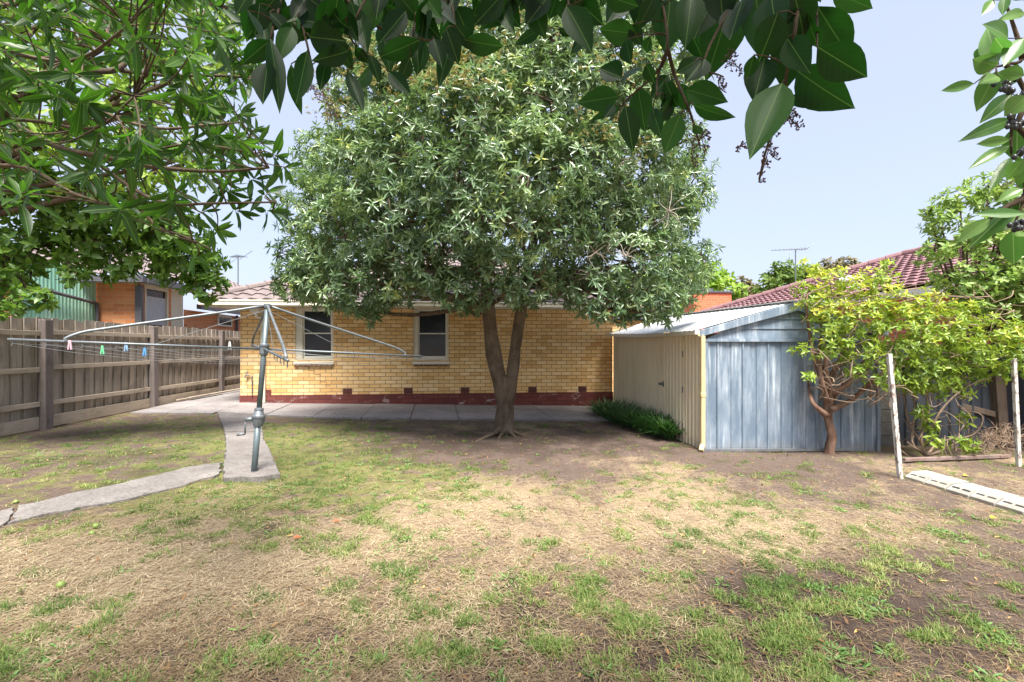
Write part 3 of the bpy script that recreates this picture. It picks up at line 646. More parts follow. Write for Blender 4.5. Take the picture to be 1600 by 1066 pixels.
ch = MB(); s0 = geb-ax*.03; lf = nrm(-RT*.95-FW*.3); ch.tube([s0+lf*.04, s0+lf*.125], [.026, .018], 10); ch.tube([s0+lf*.12, s0+lf*.125+UP*-.155], .008, 8); ch.tube([s0+lf*.125-UP*.15, s0+lf*.20-UP*.16], .012, 8); ch.build('crank_handle', galv, hoist, True)
H = hubz; ARM = 1.876
def cdir(xc, dc, dz): return RT*xc+FW*dc+UP*dz
ARMS = [(cdir(-1.458, -1.18, .085), .815), (cdir(1.458, 1.18, -.105), .868), (cdir(1.01, -1.575, -.075), .93), (cdir(-1.01, 1.575, .05), .90)]
hb = MB(); hb.lathe(H-ax*.07, ax, [(0,.034),(.02,.042),(.08,.042),(.10,.05),(.115,.05),(.13,.036)], 16); hb.build('hub', galv, hoist)
MB().lathe(TP-ax*.03, ax, [(0,.034),(.02,.04),(.045,.04),(.055,.015)], 14).build('top_cap', galv, hoist)
for i, (d, kf) in enumerate(ARMS):
    e = H+d; u = nrm(d)
    arm = MB().tube([H+u*.03, e], .0115, 10).build('arm', galv, hoist, True)
    hp = H+d*kf; bend = H+d*(kf-.075)+UP*.10
    st = [TP-ax*.0+u*.02]+[TP+(bend-TP)*f for f in (.3, .6, .92)]+[bend+(hp-bend)*.25+UP*.012, hp+UP*.03, hp]
    MB().tube(st, .0135, 10, 4).build('strut', galv_light if i == 2 else galv, hoist, True)
    for f in (.52, .64, .76, .88, .985): p = H+d*f; MB().tube([p+UP*.018, p-UP*.045, p-UP*.05+u*.01], .004, 5).build('line_hook', galv, arm)
    MB().tube([TP-ax*.05+u*.02, H+d*.5], .003, 5).build('stay_wire', galv_light, hoist)
wr = MB(); order = [0, 2, 1, 3]
for f in (.52, .64, .76, .88, .985):
    for k in range(4):
        a = H+ARMS[order[k]][0]*f-UP*.03; b = H+ARMS[order[(k+1) % 4]][0]*f-UP*.03
        wr.tube([a+(b-a)*q+UP*(-.05*f*4*q*(1-q)) for q in (0, .25, .5, .75, 1)], .0012, 4)
wr.build('washing_line', galv_light, hoist)
pegm = {c: plain('peg_'+c, v, .45) for c, v in dict(pink=(.72,.42,.50), green=(.16,.60,.30), blue=(.10,.35,.75), skyblue=(.30,.50,.80), white=(.8,.8,.8)).items()}
def peg(x, y, t, c, label):
    p = pt(x, y, t); root = thing('clothes_peg', tuple(p), label, 'clothes peg', 'clothes pegs clipped on the washing line')
    for s in (-1, 1): MB().bar(p+UP*.035+RT*s*.002, p-UP*.045+RT*s*.013, .010, .008, FW).build('peg_arm', pegm[c], root)
    MB().tube([p+UP*.004-RT*.009, p+UP*.004+RT*.009], .005, 6).build('spring', galv, root)
for a in ((109, 538, 4.0, 'pink', 'pale pink plastic clothes peg at the far left end of the clothesline'), (160, 546, 4.3, 'green', 'green plastic clothes peg hanging on the clothesline'), (197, 541, 4.3, 'skyblue', 'pale blue plastic clothes peg between the green and bright blue pegs'),
          (226, 549, 4.4, 'blue', 'bright blue plastic clothes peg right of the pale blue peg'), (359, 539, 4.9, 'white', 'white plastic clothes peg close to the clothesline pole')): peg(*a)

# ================================================================== CENTRE TREE
tb = pg(790, 676); tree = thing('evergreen_tree', tuple(tb), 'big evergreen tree with forked brown trunk and dense crown before the brick house', 'tree')
t0 = tb[1]/ (FW[1]+RT[1]*(790-CX)/F); Pp = lambda x, y, dt=0: pt(x, y, t0+dt)
mb = MB()
mb.tube([tb-UP*.15, Pp(790, 676), Pp(789, 655), Pp(789, 630), Pp(790, 606), Pp(781, 590)], [.23, .19, .150, .138, .138, .10], 16, 4, lump=.09)
mb.tube([Pp(785, 628), Pp(782, 600), Pp(772, 560), Pp(767, 520), Pp(763, 475), Pp(758, 430, .1), Pp(745, 340, .2), Pp(735, 220, .2), Pp(720, 100)], [.09, .122, .128, .112, .105, .092, .075, .05, .02], 14, 4, lump=.06)
mb.tube([Pp(795, 630), Pp(798, 600, -.03), Pp(803, 570), Pp(805, 545), Pp(809, 515), Pp(816, 475), Pp(822, 430, .1), Pp(838, 350, .2), Pp(850, 230, .2), Pp(850, 90)], [.08, .102, .096, .090, .088, .09, .085, .07, .045, .02], 14, 4, lump=.07)
for (x, y, a) in ((802, 560, .2), (768, 565, .1)): p = Pp(x, y, -.11); mb.ball(p, .035, 8, 6)
mb.build('trunk', bark_main, tree, True)
mb = MB()
for tgt in ((735, 692, .045), (826, 683, .04), (775, 690, .04), (812, 687, .035)):
    e = pg(tgt[0], tgt[1], 0); m = (tb*.5+e*.5); mb.tube([tb+(e-tb)*.12+UP*.10, tb+(e-tb)*.3+UP*.045, m+UP*.025, e-UP*.03], [tgt[2]*1.6, tgt[2], tgt[2]*.75, .012], 8, 4, lump=.1)
mb.build('root', bark_main, tree, True)
# crown lobes (px, py, radius px, forward distance)
CL = [(500,430,58,7.0),(560,440,62,6.6),(470,400,40,7.3),(620,420,62,6.5),(540,370,75,6.7),(500,330,62,7.4),(610,330,85,6.2),(560,270,78,6.8),(520,245,50,7.6),(640,240,90,6.2),(580,180,75,7.0),
      (690,400,55,6.3),(740,350,72,5.9),(800,350,75,5.8),(860,360,62,6.1),(770,415,45,6.1),(715,290,85,5.9),(820,270,95,5.8),(740,190,95,6.0),(650,130,85,6.6),(760,90,95,6.4),(860,160,95,6.2),(900,260,80,6.3),
      (940,340,72,6.6),(980,410,68,6.6),(1000,460,44,6.6),(930,455,48,6.5),(1040,420,58,7.2),(1060,450,42,7.6),(1020,340,70,7.0),(1065,300,48,7.4),(980,250,85,6.6),(1050,230,50,7.6),(950,150,90,6.8),(1020,160,62,7.4),(860,60,95,6.6),(960,60,85,7.0),(700,30,95,6.8),(800,-20,110,6.8),(620,60,62,7.2),(920,-20,90,7.2),
      (870,430,42,7.4),(820,455,36,7.6),(690,438,30,7.0),(735,472,26,6.6),(715,450,36,6.1),(790,455,30,6.0),(665,424,36,6.1),(835,440,36,6.1),(590,465,30,6.7),(960,478,30,6.5),(450,440,26,7.3),(1085,430,26,7.6),(1095,400,26,7.6),(1000,488,26,6.4),(1045,474,34,6.9),(545,478,26,6.7),(480,450,26,7.1),(590,60,70,6.8),(560,130,50,7.0),(1060,60,60,7.2),(1040,120,60,7.2),(565,300,95,8.6),(700,200,120,8.8),(850,200,120,8.8),(980,300,110,8.6),(780,60,120,8.8),(640,405,60,8.4),(900,420,60,8.4),(1010,460,45,8.2),(500,420,50,8.4),(760,330,90,8.4)]
lob = lobes_px([(x, y, r, t, .95, .88) for x, y, r, t in CL])
rs = np.random.RandomState(21)
def keepc(p):   # stay off the house wall and roof
    return ~((p[:, 1] > W-.75) & (p[:, 2] < 2.75)) & (p[:, 2] > 1.62)
C, D = lobe_points(lob, 44, rs, .66, .62, .6, keepc)
tint = np.clip(.30+.5*(fbm(C[:, 0]*1.0+3, C[:, 2]*1.0+C[:, 1]*.5, 1.1, 5, 3)-.35)+.25*rs.randn(len(C)), 0, 1)
P, yd, nm, LL, r = rosettes(C, D, 9, .120, rs, .5, 1.55, .45, tint)
crown_m = leaf_mat('evergreen_leaf', [(0, (.060,.110,.058)), (.35, (.125,.205,.105)), (.7, (.27,.37,.175)), (.93, (.47,.54,.15)), (1, (.58,.56,.12))], (.26,.44,.06), .24, .28, rib=(.24,.32,.14), ribw=.05, spec=.6, veins=False)
leaf_mesh('foliage', crown_m, tree, P, yd, nm, LL, LL*.27, SM, r, bend=.12+.2*rs.rand(len(LL)))
print('centre leaves', len(LL))
mb = MB(); nodes = [Pp(763, 475), Pp(758, 430, .1), Pp(745, 340, .2), Pp(735, 220, .2), Pp(822, 430, .1), Pp(838, 350, .2), Pp(850, 230, .2), Pp(850, 90), Pp(720, 100)]
branches(mb, lob, nodes, .045, rs, 5, .004, .25)
mb.build('branch', bark_main, tree, True)
# pale dead twigs at the right and rusty flower stalks near the top
for (x, y) in ((905,375),(930,395),(955,375),(980,400),(925,430),(960,270),(990,250),(1045,330)):
    mb = MB(); a = pt(x, y, 6.1+rs.rand()*.3)
    for k in range(11): u = unit(1, rs)[0]; mb.tube([a, a+u*.14+unit(1, rs)[0]*.04, a+u*.28+unit(1, rs)[0]*.10], [.006, .004, .002], 4, 3)
    mb.build('dead_twig', twig_dead, tree)
fl_m = leaf_mat('rusty_flower', [(0, (.17,.10,.03)), (.5, (.24,.20,.055)), (1, (.34,.34,.10))], (.4,.3,.05), .7, .3)
FC = []
for (x, y, r_, t, n) in ((560,110,60,5.6,60),(640,100,90,5.3,140),(720,110,70,5.2,90),(960,100,60,5.4,70),(950,190,50,5.4,60),(520,170,35,6.4,60),(1000,230,30,6.0,30),(1060,140,35,6.2,30),(800,30,80,5.6,60)):
    for k in range(n): FC.append(pt(x+rs.randn()*r_*.55, y+rs.randn()*r_*.35, t+rs.randn()*.2))
FC = np.array(FC); P, yd, nm, LL, r = rosettes(FC, unit(len(FC), rs)+np.array([0, 0, -.4]), 9, .045, rs, .2, 1.5, .2)
leaf_mesh('flower_stalk', fl_m, tree, P, yd, nm, LL, LL*.22, SM, r)
# ================================================================== SHED
SX0, SX1, SY0, SY1 = 3.34, 6.02, 6.27, 10.62; SXF = 3.46; EZ0, EZ1 = 1.565, 1.64; AX, AZ0, AZ1 = 4.70, 1.97, 2.03
shed = thing('garden_shed', ((SX0+SX1)/2, SY0, gz(4.6)), 'steel garden shed with cream ribbed side, scuffed blue end and white roof', 'shed')
g0 = gz(SX0); sdir = np.array([SXF-SX0, SY1-SY0, 0]); SLn = np.linalg.norm(sdir); su = sdir/SLn; sn_ = np.array([-su[1], su[0], 0])
def sidept(px, y=600):   # distance along the side wall seen at pixel x
    d = ray(px, y); a = np.array([[su[0], -d[0]], [su[1], -d[1]]]); return np.linalg.solve(a, [CAM[0]-SX0, CAM[1]-SY0])[0]
dA, dB = sidept(1070), sidept(1037)
mb = MB(); base = np.array([SX0, SY0, g0-.05])
mb.sheet(base, su, (0, 0, EZ0+.0-g0+.09), rib_prof(dA, .115, .014, .07, .012), sn_); mb.build('corner_panel', shed_cream, shed); mb = MB()
mb.sheet(base+su*dB, su, (0, 0, EZ0+.0-g0+.09), rib_prof(SLn-dB, .098, .020, .055, .012), sn_); mb.build('ribbed_wall', shed_cream, shed)
mb = MB(); mb.sheet(base+su*dA+sn_*.022+UP*.03, su, (0, 0, EZ0-g0-.01), rib_prof(dB-dA, .125, .010, .09, .010), sn_); 
mb.obox(base+su*dB+sn_*.020+UP*(.03+.8), su*.012, sn_*.012, (0, 0, .79)); mb.obox(base+su*dA+sn_*.016+UP*(.03+.8), su*.008, sn_*.010, (0, 0, .79))
door = mb.build('door', shed_cream, shed)
k = base+su*(dB-.06)+sn_*.03; k[2] = pX(1037, 600, k[0])[2]; mb = MB(); mb.tube([k, k+sn_*.05], .012, 8); mb.ball(k+sn_*.06, .026, 10, 6); mb.obox(k+sn_*.004, su*.03, sn_*.004, (0, 0, .045)); mb.build('handle', galv, door, True)
for z in (.25, .8, 1.35): MB().tube([base+su*dA+sn_*.036+UP*z, base+su*dA+sn_*.036+UP*(z+.09)], .008, 6).build('hinge', galv, door)
# front (end) wall
HZ = 1.43; mb = MB(); gb0 = min(gz(SX1), g0)-.05; L = SX1-SX0-.06; pr = []; u = 0
while u < L:
    pr += [(u, 0), (min(L, u+.150), 0), (min(L, u+.158), .020), (min(L, u+.176), .020), (min(L, u+.184), 0), (min(L, u+.282), .0), (min(L, u+.288), -.012), (min(L, u+.372), -.012), (min(L, u+.378), 0)]; u += .378
pr.append((L, 0)); mb.sheet((SX0+.03, SY0, gb0), (1, 0, 0), (0, 0, HZ-gb0), pr, (0, -1, 0)); mb.build('end_wall', shed_blue, shed)
mb = MB(); N = 3; slope = (AZ0-EZ0)/(AX-SX0)
zz = [HZ+.045, HZ+.185, HZ+.325, AZ0-.06]
for a, b in zip(zz[:-1], zz[1:]):
    def xr(z): d = max(0, (z+.05-EZ0)/slope); return SX0+.02+d, SX1-.02-d
    (p, q), (r, s) = xr(a), xr(b)
    if q <= p: break
    if s < r: r = s = (r+s)/2
    mb.add([(p, SY0-.020, a), (q, SY0-.020, a), (s, SY0-.004, b), (r, SY0-.004, b), (p, SY0+.02, a), (q, SY0+.02, a)], [(0, 1, 2, 3), (4, 5, 1, 0)])
mb.build('gable_cladding', shed_blue, shed)
mb = MB(); mb.box(SX0+.0, SX1, SY0-.04, SY0-.0, HZ, HZ+.042); mb.box(SX0-.004, SX0+.045, SY0-.032, SY0+.02, gb0, HZ-.002); mb.box(SX1-.045, SX1+.004, SY0-.032, SY0+.02, gb0, HZ-.002); mb.build('corner_trim', shed_blue, shed, bevel=.004)
mb = MB(); 
for sx, ex in ((SX0-.09, AX), (SX1+.09, AX)):
    zs = EZ0-.02; mb.prism([(sx, SY0-.075, zs-.045), (ex, SY0-.075, AZ0-.02-.075), (ex, SY0-.075, AZ0+.035), (sx, SY0-.075, zs+.045)], (0, .03, 0))
mb.build('barge_board', shed_blue, shed, bevel=.004)
mb = MB(); rl = SY1-SY0+.14
for sx, zf0, zf1 in ((-1, EZ0, EZ1), (1, EZ0, EZ1)):
    x0 = (SX0-.10) if sx < 0 else (SX1+.10); x1f = (SXF-.10) if sx < 0 else (SX1+.10)
    n = 90; vs = []; fs = []
    for i in range(n+1):
        f = i/n; h = .010 if (i % 3 == 0) else 0.0; y = SY0-.05+rl*f; sag = -.035*math.sin(f*math.pi)*(1 if sx < 0 else 0)
        vs += [(x0+(x1f-x0)*f, y, zf0+.03+(zf1-zf0)*f+h+sag), (AX, y, AZ0+.03+(AZ1-AZ0)*f+h)]
    for i in range(n): fs.append((2*i, 2*i+2, 2*i+3, 2*i+1))
    mb.add(vs, fs)
mb.build('roof', shed_roof, shed)
mb = MB(); mb.bar((AX, SY0-.06, AZ0+.045), (AX, SY1+.1, AZ1+.045), .22, .012); mb.build('ridge_cap', shed_roof, shed)
mb = MB(); P0 = np.array([SX0-.125, SY0-.06, EZ0-.004]); P1 = np.array([SXF-.125, SY1+.08, EZ1-.004]); pts = [P0+(P1-P0)*f-UP*.035*math.sin(f*math.pi) for f in np.linspace(0, 1, 9)]
for a, b in zip(pts[:-1], pts[1:]): mb.bar(a, b, .075, .055)
mb.build('gutter', trim, shed)
mb = MB(); c = np.array([SX0-.045, SY0-.05, 0])
mb.box(c[0]-.03, c[0]+.03, c[1]-.025, c[1]+.025, g0+.06, EZ0-.05); mb.box(c[0]-.036, c[0]+.036, c[1]-.031, c[1]+.031, .66, .72); mb.bar(c+UP*(g0+.09), c+np.array([-.06, -.07, g0+.02]), .06, .05); mb.bar(c+UP*(EZ0-.06), (P0[0]+.02, P0[1]+.03, EZ0-.03), .06, .05)
mb.build('downpipe', cream_pipe, shed, bevel=.008)
mb = MB(); mb.bar((SX0-.06, SY0-.07, g0+.015), (SX1-.5, SY0-.02, gz(5.5)+.015), .05, .035); mb.build('base_strip', galv_light, shed)
mb = MB(); mb.box(SX1-.01, SX1+.0, SY0, SY1, gb0, EZ0); mb.build('far_side_wall', shed_cream, shed)
mb = MB(); mb.box(SXF+.01, SX1-.02, SY1-.02, SY1, gb0, AZ1-.35); mb.build('back_wall', shed_cream, shed)
# pipe against the house corner behind the shed
mb = MB(); q = pY(962, 560, W-.08); mb.tube([(q[0]+.02, W-.1, 1.62), (q[0]+.03, W-.08, 1.40), (q[0]-.0, W-.06, 1.34), (q[0]-.0, W-.06, -.1)], .036, 10, 0); o = mb.build('storm_pipe', dark_metal, house)

# lilies
rs = np.random.RandomState(3); N = 1700
f = rs.rand(N); yy = 6.95+f*2.7; xx = 3.34-.10-rs.rand(N)*(.10+.42*np.clip((yy-7.0)/1.6, 0, 1))
P = np.stack([xx, yy, gz(xx)+.0], 1); ph = rs.rand(N)*6.28; el = rs.uniform(.9, 1.5, N); yd = np.stack([np.cos(ph)*np.cos(el)-.05, np.sin(ph)*np.cos(el), np.sin(el)], 1); nm = np.stack([-np.cos(ph)*np.sin(el), -np.sin(ph)*np.sin(el), np.cos(el)], 1)
strap = leaf_mat('strap_leaf', [(0, (.030,.080,.026)), (.7, (.06,.16,.04)), (1, (.13,.26,.065))], (.1,.25,.03), .35, .2, spec=.5)
o = leaf_mesh('strap_leaf_plant', strap, None, P, yd, nm, .26+.20*rs.rand(N), .026, BGN, rs.rand(N), bend=rs.uniform(.3, .9, N), smooth=True)
tag(o, 'dark green clump of strappy leaved plants along the cream shed wall', 'plant')

# ================================================================== LEMON SHRUB and its neighbours
rs = np.random.RandomState(8); lb = pg(1297, 708); lt = lb[1]/ray(1297, 600)[1]
lemon = thing('lemon_tree', tuple(lb), 'yellow green citrus tree with twisted reddish trunk in front of the blue shed end', 'tree')
q = lambda x, y, d=0: pt(x, y, lt+d)
mb = MB(); mb.tube([lb-UP*.1, q(1297, 704), q(1299, 680), q(1293, 650), q(1296, 622), q(1290, 600)], [.085, .066, .050, .052, .055, .04], 12, 4, lump=.16)
limbs = [[(1296,640),(1310,610),(1335,590),(1360,575)], [(1293,630),(1283,590),(1280,550),(1283,520),(1280,480)], [(1294,620),(1300,585),(1318,555),(1330,520),(1345,490)], [(1297,615),(1325,600),(1355,560),(1400,540),(1450,530)],
         [(1292,650),(1270,630),(1264,605),(1262,590)], [(1296,610),(1290,570),(1300,530),(1320,480),(1360,440)], [(1300,640),(1330,625),(1370,590),(1420,560),(1480,540),(1540,530)], [(1290,600),(1275,570),(1265,520),(1260,480),(1265,440)]]
for L_ in limbs: mb.tube([q(x, y, rs.uniform(-.25, .12)) for x, y in L_], [.042, .03, .022, .014, .008], 8, 4, lump=.12)
mb.build('trunk', bark_lemon, lemon, True)
mb = MB()
for k in range(100):
    x, y = rs.uniform(1275, 1400), rs.uniform(545, 625); d = rs.uniform(-.45, .05); a = q(x, y, d); u = unit(1, rs)[0]*.22; v = unit(1, rs)[0]*.12
    mb.tube([a-u, a+v, a+u], [.0075, .006, .002], 5, 3)
for k in range(120):
    x, y = rs.uniform(1260, 1580), rs.uniform(450, 560); a = q(x, y, rs.uniform(-.4, .1)); u = unit(1, rs)[0]*np.array([.35, .2, .16]); v = unit(1, rs)[0]*.08
    mb.tube([a-u, a+v, a+u], [.008, .006, .002], 5, 3)
mb.build('twig', twig_pale, lemon, True)
LL_ = [(1250,545,16,-.5),(1262,590,14,-.5),(1285,480,40,-.2),(1262,455,26,-.1),(1268,420,22,0),(1300,440,34,0),(1335,455,46,-.1),(1370,440,34,0),(1385,412,16,0),(1300,505,44,-.2),(1350,500,55,-.3),(1400,480,48,-.2),(1410,520,50,-.4),(1450,500,46,-.3),(1470,535,48,-.4),(1510,505,42,-.3),(1530,545,45,-.4),(1570,520,42,-.3),(1590,555,36,-.4),(1300,545,34,-.3),(1345,548,36,-.4),(1400,560,36,-.4),(1450,475,30,0),(1500,480,26,-.1),(1440,570,30,-.4),(1345,575,24,-.45),(1385,590,26,-.5),(1480,585,30,-.4),(1425,600,24,-.4)]
lobl = lobes_px([(x, y, r, lt+d+.0, .8, .8) for x, y, r, d in LL_])
C, D = lobe_points(lobl, 44, rs, .2, .3, .5, lambda p: (p[:, 1] < SY0-.12) | (p[:, 2] > 1.9))
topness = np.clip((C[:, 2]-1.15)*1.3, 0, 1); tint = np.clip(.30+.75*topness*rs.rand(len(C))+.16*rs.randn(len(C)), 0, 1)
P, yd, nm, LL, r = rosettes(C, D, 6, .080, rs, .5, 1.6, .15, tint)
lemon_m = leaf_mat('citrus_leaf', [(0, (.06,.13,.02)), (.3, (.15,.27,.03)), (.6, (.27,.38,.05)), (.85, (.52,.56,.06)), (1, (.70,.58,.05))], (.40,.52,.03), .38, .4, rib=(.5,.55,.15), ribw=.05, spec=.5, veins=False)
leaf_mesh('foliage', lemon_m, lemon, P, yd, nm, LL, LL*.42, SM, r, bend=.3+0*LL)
# climbing shrub at the dark fence
cb = pg(1445, 706); ct = cb[1]/ray(1445, 600)[1]-.25
vine = thing('climbing_shrub', tuple(cb), 'sparse leafy climbing shrub with thin bare stems before the dark steel fence', 'shrub')
mb = MB(); q = lambda x, y, d=0: pt(x, y, ct+d)
for L_ in ([(1445,712),(1440,680),(1452,640),(1440,600),(1430,560)], [(1448,712),(1470,690),(1520,680),(1535,650),(1500,640)], [(1446,712),(1425,690),(1430,640),(1425,610),(1440,580)], [(1450,712),(1480,700),(1500,690),(1520,693)], [(1443,700),(1465,650),(1490,620),(1520,600),(1550,590)], [(1444,700),(1420,660),(1412,620),(1405,570)]):
    mb.tube([q(x, y, rs.uniform(-.3, .1)) for x, y in L_], [.018, .013, .009, .004], 6, 4)
for k in range(60):
    a = q(rs.uniform(1410, 1520), rs.uniform(590, 710), rs.uniform(-.3, .1)); u = unit(1, rs)[0]*.2; mb.tube([a-u, a+unit(1, rs)[0]*.1, a+u], [.006, .005, .002], 5, 3)
mb.build('stem', twig_pale, vine, True)
vl = lobes_px([(x, y, r, ct+d, .8, .9) for x, y, r, d in [(1460,600,26,-.1),(1440,640,18,-.2),(1450,665,14,-.2),(1495,605,24,-.1),(1515,695,14,-.2),(1498,690,14,-.3),(1425,590,28,-.1),(1530,585,16,0),(1505,655,10,0),(1440,560,40,0),(1500,560,40,0),(1560,575,34,0),(1465,690,12,-.3)]])
C, D = lobe_points(vl, 34, rs, .2, .3, .4)
P, yd, nm, LL, r = rosettes(C, D, 5, .11, rs, .6, 1.6, .3, np.clip(.15+.4*rs.rand(len(C)), 0, 1))
leaf_mesh('foliage', lemon_m, vine, P, yd, nm, LL, LL*.42, SM, r, bend=.3+0*LL)
# posts, rail, edging, fence
for (a, b, t1, lab) in (((1407, 746), (1389, 553), None, 'leaning slim post with flaking white paint at the near end of the block edging'), ((1592, 727), (1584, 560), None, 'upright flaky white post at the right edge beside the old timber post')):
    p = pg(*a); tt = p[1]/ray(*a)[1]; qv = pt(b[0], b[1], tt-.02); d = (qv-p)/2
    tag(MB().obox((p+qv)/2-UP*.03, np.array([.024, 0, 0]), np.array([0, .020, 0]), d+UP*.03).build('white_post', white_flake, bevel=.004), lab, 'post', 'flaking white garden posts')
p, q2 = pg(1412, 722), pg(1577, 716); tag(MB().bar(p+UP*.03, q2+UP*.03, .05, .045).build('low_rail', rust, bevel=.005), 'rusty low rail lying between the two flaking white posts', 'rail')
A, Bq = pg(1413, 746), pg(1600, 803); d = nrm(Bq-A); nn = np.array([-d[1], d[0], 0]); nn = nn if nn[0] > 0 else -nn; nb = 8; bl = np.linalg.norm(Bq-A)/5.0
lab = ['white slotted edging block nearest the leaning white post', 'second white edging block from the leaning post', 'third white edging block from the leaning post', 'fourth white edging block along the garden bed', 'fifth white edging block, cut by the right edge of view', 'sixth edging block just beyond the right edge', 'seventh edging block beyond the right edge']
for i in range(6):
    o = A+d*(bl*i+.006)+np.array([0, 0, 0]); o[2] = gz(o[0])-.03; e = thing('edging_block', tuple(o+UP*.03), lab[i], 'edging block', 'white edging blocks round the garden bed')
    mb = MB(); l = bl-.012; wd = .27+.006*(i % 3); tz = .105+random.uniform(-.008, .008); sl = .075
    P = lambda u, v, z: o+d*u+nn*v+UP*z
    # body with chamfered profile; its two slots are dark strips painted as shade
    prof2 = [(0, 0), (0, .045), (.085, tz-.012), (wd, tz), (wd, 0)]
    mb.prism([P(0, v, z) for v, z in prof2], d*l); mb.build('block', block_white, e, bevel=.006)
    s = MB()
    for u0 in (.10, .56): s.prism([P(l*u0, .042, .0685), P(l*(u0+.33), .042, .0685), P(l*(u0+.33), .056, .0765), P(l*u0, .056, .0765)], nn*.02*0+UP*.004)
    s.build('slot', plain('slot_dark', (.03,.03,.03), .9) if i == 0 else MAT['slot_dark'], e)
f2 = thing('steel_fence', (8, 6.6, gz(8)), 'dark blue grey ribbed steel fence behind the climbing shrub', 'fence')
mb = MB(); mb.sheet((SX1+.25, 6.62, -.35), (1, 0, 0), (0, 0, 1.72), rib_prof(7, .19, .03, .13, .015), (0, -1, 0)); mb.build('panel', dark_fence, f2)
mb = MB(); mb.bar((SX1+.2, 6.56, 1.10), (13, 6.56, 1.05), .06, .09); mb.build('rail', old_timber, f2)
mb = MB(); mb.bar((SX1+.2, 6.62, 1.385), (13, 6.62, 1.385), .05, .03); mb.build('top_cap', dark_fence, f2)
p = pg(1385, 697); mb = MB(); z = gz(p[0])-.05
for i in range(6): mb.box(p[0]-.10+.005*(i % 2), p[0]+.12+.006*((i*7) % 3), p[1]-.0, p[1]+.2, z+.2*i+.006, z+.2*(i+1))
tag(mb.build('block_pier', block_grey, bevel=.006), 'grey concrete block pier between shed end and dark steel fence', 'pier')
p = pg(1565, 697); tp = pt(1556, 572, p[1]/ray(1565, 697)[1]); mb = MB(); mb.obox((p*.55+tp*.45), (.085, 0, 0), (0, .06, 0), (tp-p)*.45); mb.obox(p*.12+tp*.88, (.06, 0, 0), (0, .05, 0), (tp-p)*.12); mb.bar(p*.6+tp*.4+np.array([-.9, .1, .2]), p*.62+tp*.38, .05, .09)
tag(mb.build('timber_post', old_timber, bevel=.01), 'notched old grey timber post leaning by the right flaky white post', 'post')
mb = MB()
for k in range(130):
    a = pg(rs.uniform(1530, 1590), rs.uniform(700, 716), 0)+UP*rs.uniform(0, .32); u = unit(1, rs)[0]*.22; u[2] = abs(u[2]); mb.tube([a, a+u*.6+unit(1, rs)[0]*.05, a+u], [.005, .004, .002], 4, 2)
tag(mb.build('dead_brush', twig_pale, None), 'heap of dead brown twigs at the foot of the timber post', 'twigs')

# ================================================================== NEIGHBOURS
nr = thing('neighbour_house', (9, 8, gz(9)), 'red brick neighbour house with purple tiled roof beyond the shed', 'house')
mb = MB(); mb.box(9.0, 16, 3.5, 15.4, -.5, 2.35); mb.build('wall', red_brick, nr)
mb = MB(); mb.box(8.45, 8.5, 2.9, 16.05, 2.33, 2.47); mb.build('fascia', white_trim, nr)
mb = MB(); mb.box(8.5, 9.0, 2.9, 16, 2.33, 2.35); mb.build('soffit', white_trim, nr)
mb = MB(); pp = .36; cs2 = math.cos(math.atan(pp)); sn2 = pp*cs2; NW = 8.0
tiled(mb, (8.42, 16.1, 2.50), (0, -1, 0), (cs2, 0, sn2), 13.2, NW/2/cs2, cs2, cs2, row=.30, per=.24, amp=.016, step=.05)
tiled(mb, (8.42+NW, 16.1, 2.50), (-1, 0, 0), (0, -cs2, sn2), NW, NW/2/cs2, cs2, cs2, amp=.03)
tiled(mb, (8.42, 2.9, 2.50), (1, 0, 0), (0, cs2, sn2), NW, NW/2/cs2, cs2, cs2, amp=.03); tiled(mb, (8.42+NW, 2.9, 2.5), (0, 1, 0), (-cs2, 0, sn2), 13.2, NW/2/cs2, cs2, cs2)
rf = mb.build('roof', purple_tile, nr); mb = MB(); ap = np.array([8.42+NW/2, 16.1-NW/2, 2.5+NW/2*pp]); caps(mb, (8.45, 16.05, 2.56), ap+UP*.05, .1); caps(mb, ap+UP*.05, ap+np.array([0, -13.2+NW, .05]), .1); caps(mb, (8.45, 2.95, 2.56), ap+np.array([0, -13.2+NW, .05]), .1); mb.build('ridge_cap', purple_tile, rf)
v = pt(1332, 437, 11.9); mb = MB(); mb.lathe((v[0]-.1, v[1], v[2]-.2), (-.25, 0, 1), [(0, .16), (.15, .16), (.2, .22), (.26, .18), (.30, .05)], 14); mb.build('roof_vent', white_trim, rf, True)
a = pt(1082, 455, 17.3); b = pt(1144, 455, 17.3); mb = MB(); mb.box(a[0], b[0], a[1]-.1, a[1]+.8, 0, a[2]-.07); cm = mb.build('chimney', chimney_brick, nr)
mb = MB(); mb.box(a[0]-.05, b[0]+.05, a[1]-.15, a[1]+.85, a[2]-.07, a[2]); mb.box((a[0]+b[0])/2-.25, (a[0]+b[0])/2+.2, a[1]+.2, a[1]+.5, a[2]+.001, a[2]+.13); mb.build('chimney_cap', dark_metal, cm, bevel=.01)
mb = MB(); mb.box(9.6, 15, 1.6, 3.4, 2.35, 3.6); mb.build('white_wall', white_trim, nr)
nl = thing('neighbour_brick_house', (-8, 11, gz(-8)), 'orange brick neighbour house with green sheeted side beyond the paling fence', 'house')
mb = MB(); mb.box(-12, -7.12, 11.0, 11.12, 0, 2.75); mb.build('front_wall', orange_brick, nl)
mb = MB()
for (y0, y1, z0, z1) in ((11.0, 11.15, 0, 2.75), (11.15, 12.0, 0, 1.55), (12.0, 12.1, 0, 2.75), (12.6, 19, 0, 2.30)): mb.add([(-7.1, y0, z0), (-7.1, y1, z0), (-7.1, y1, z1), (-7.1, y0, z1)], [(0, 1, 2, 3)])
mb.build('side_wall', orange_brick_side, nl)
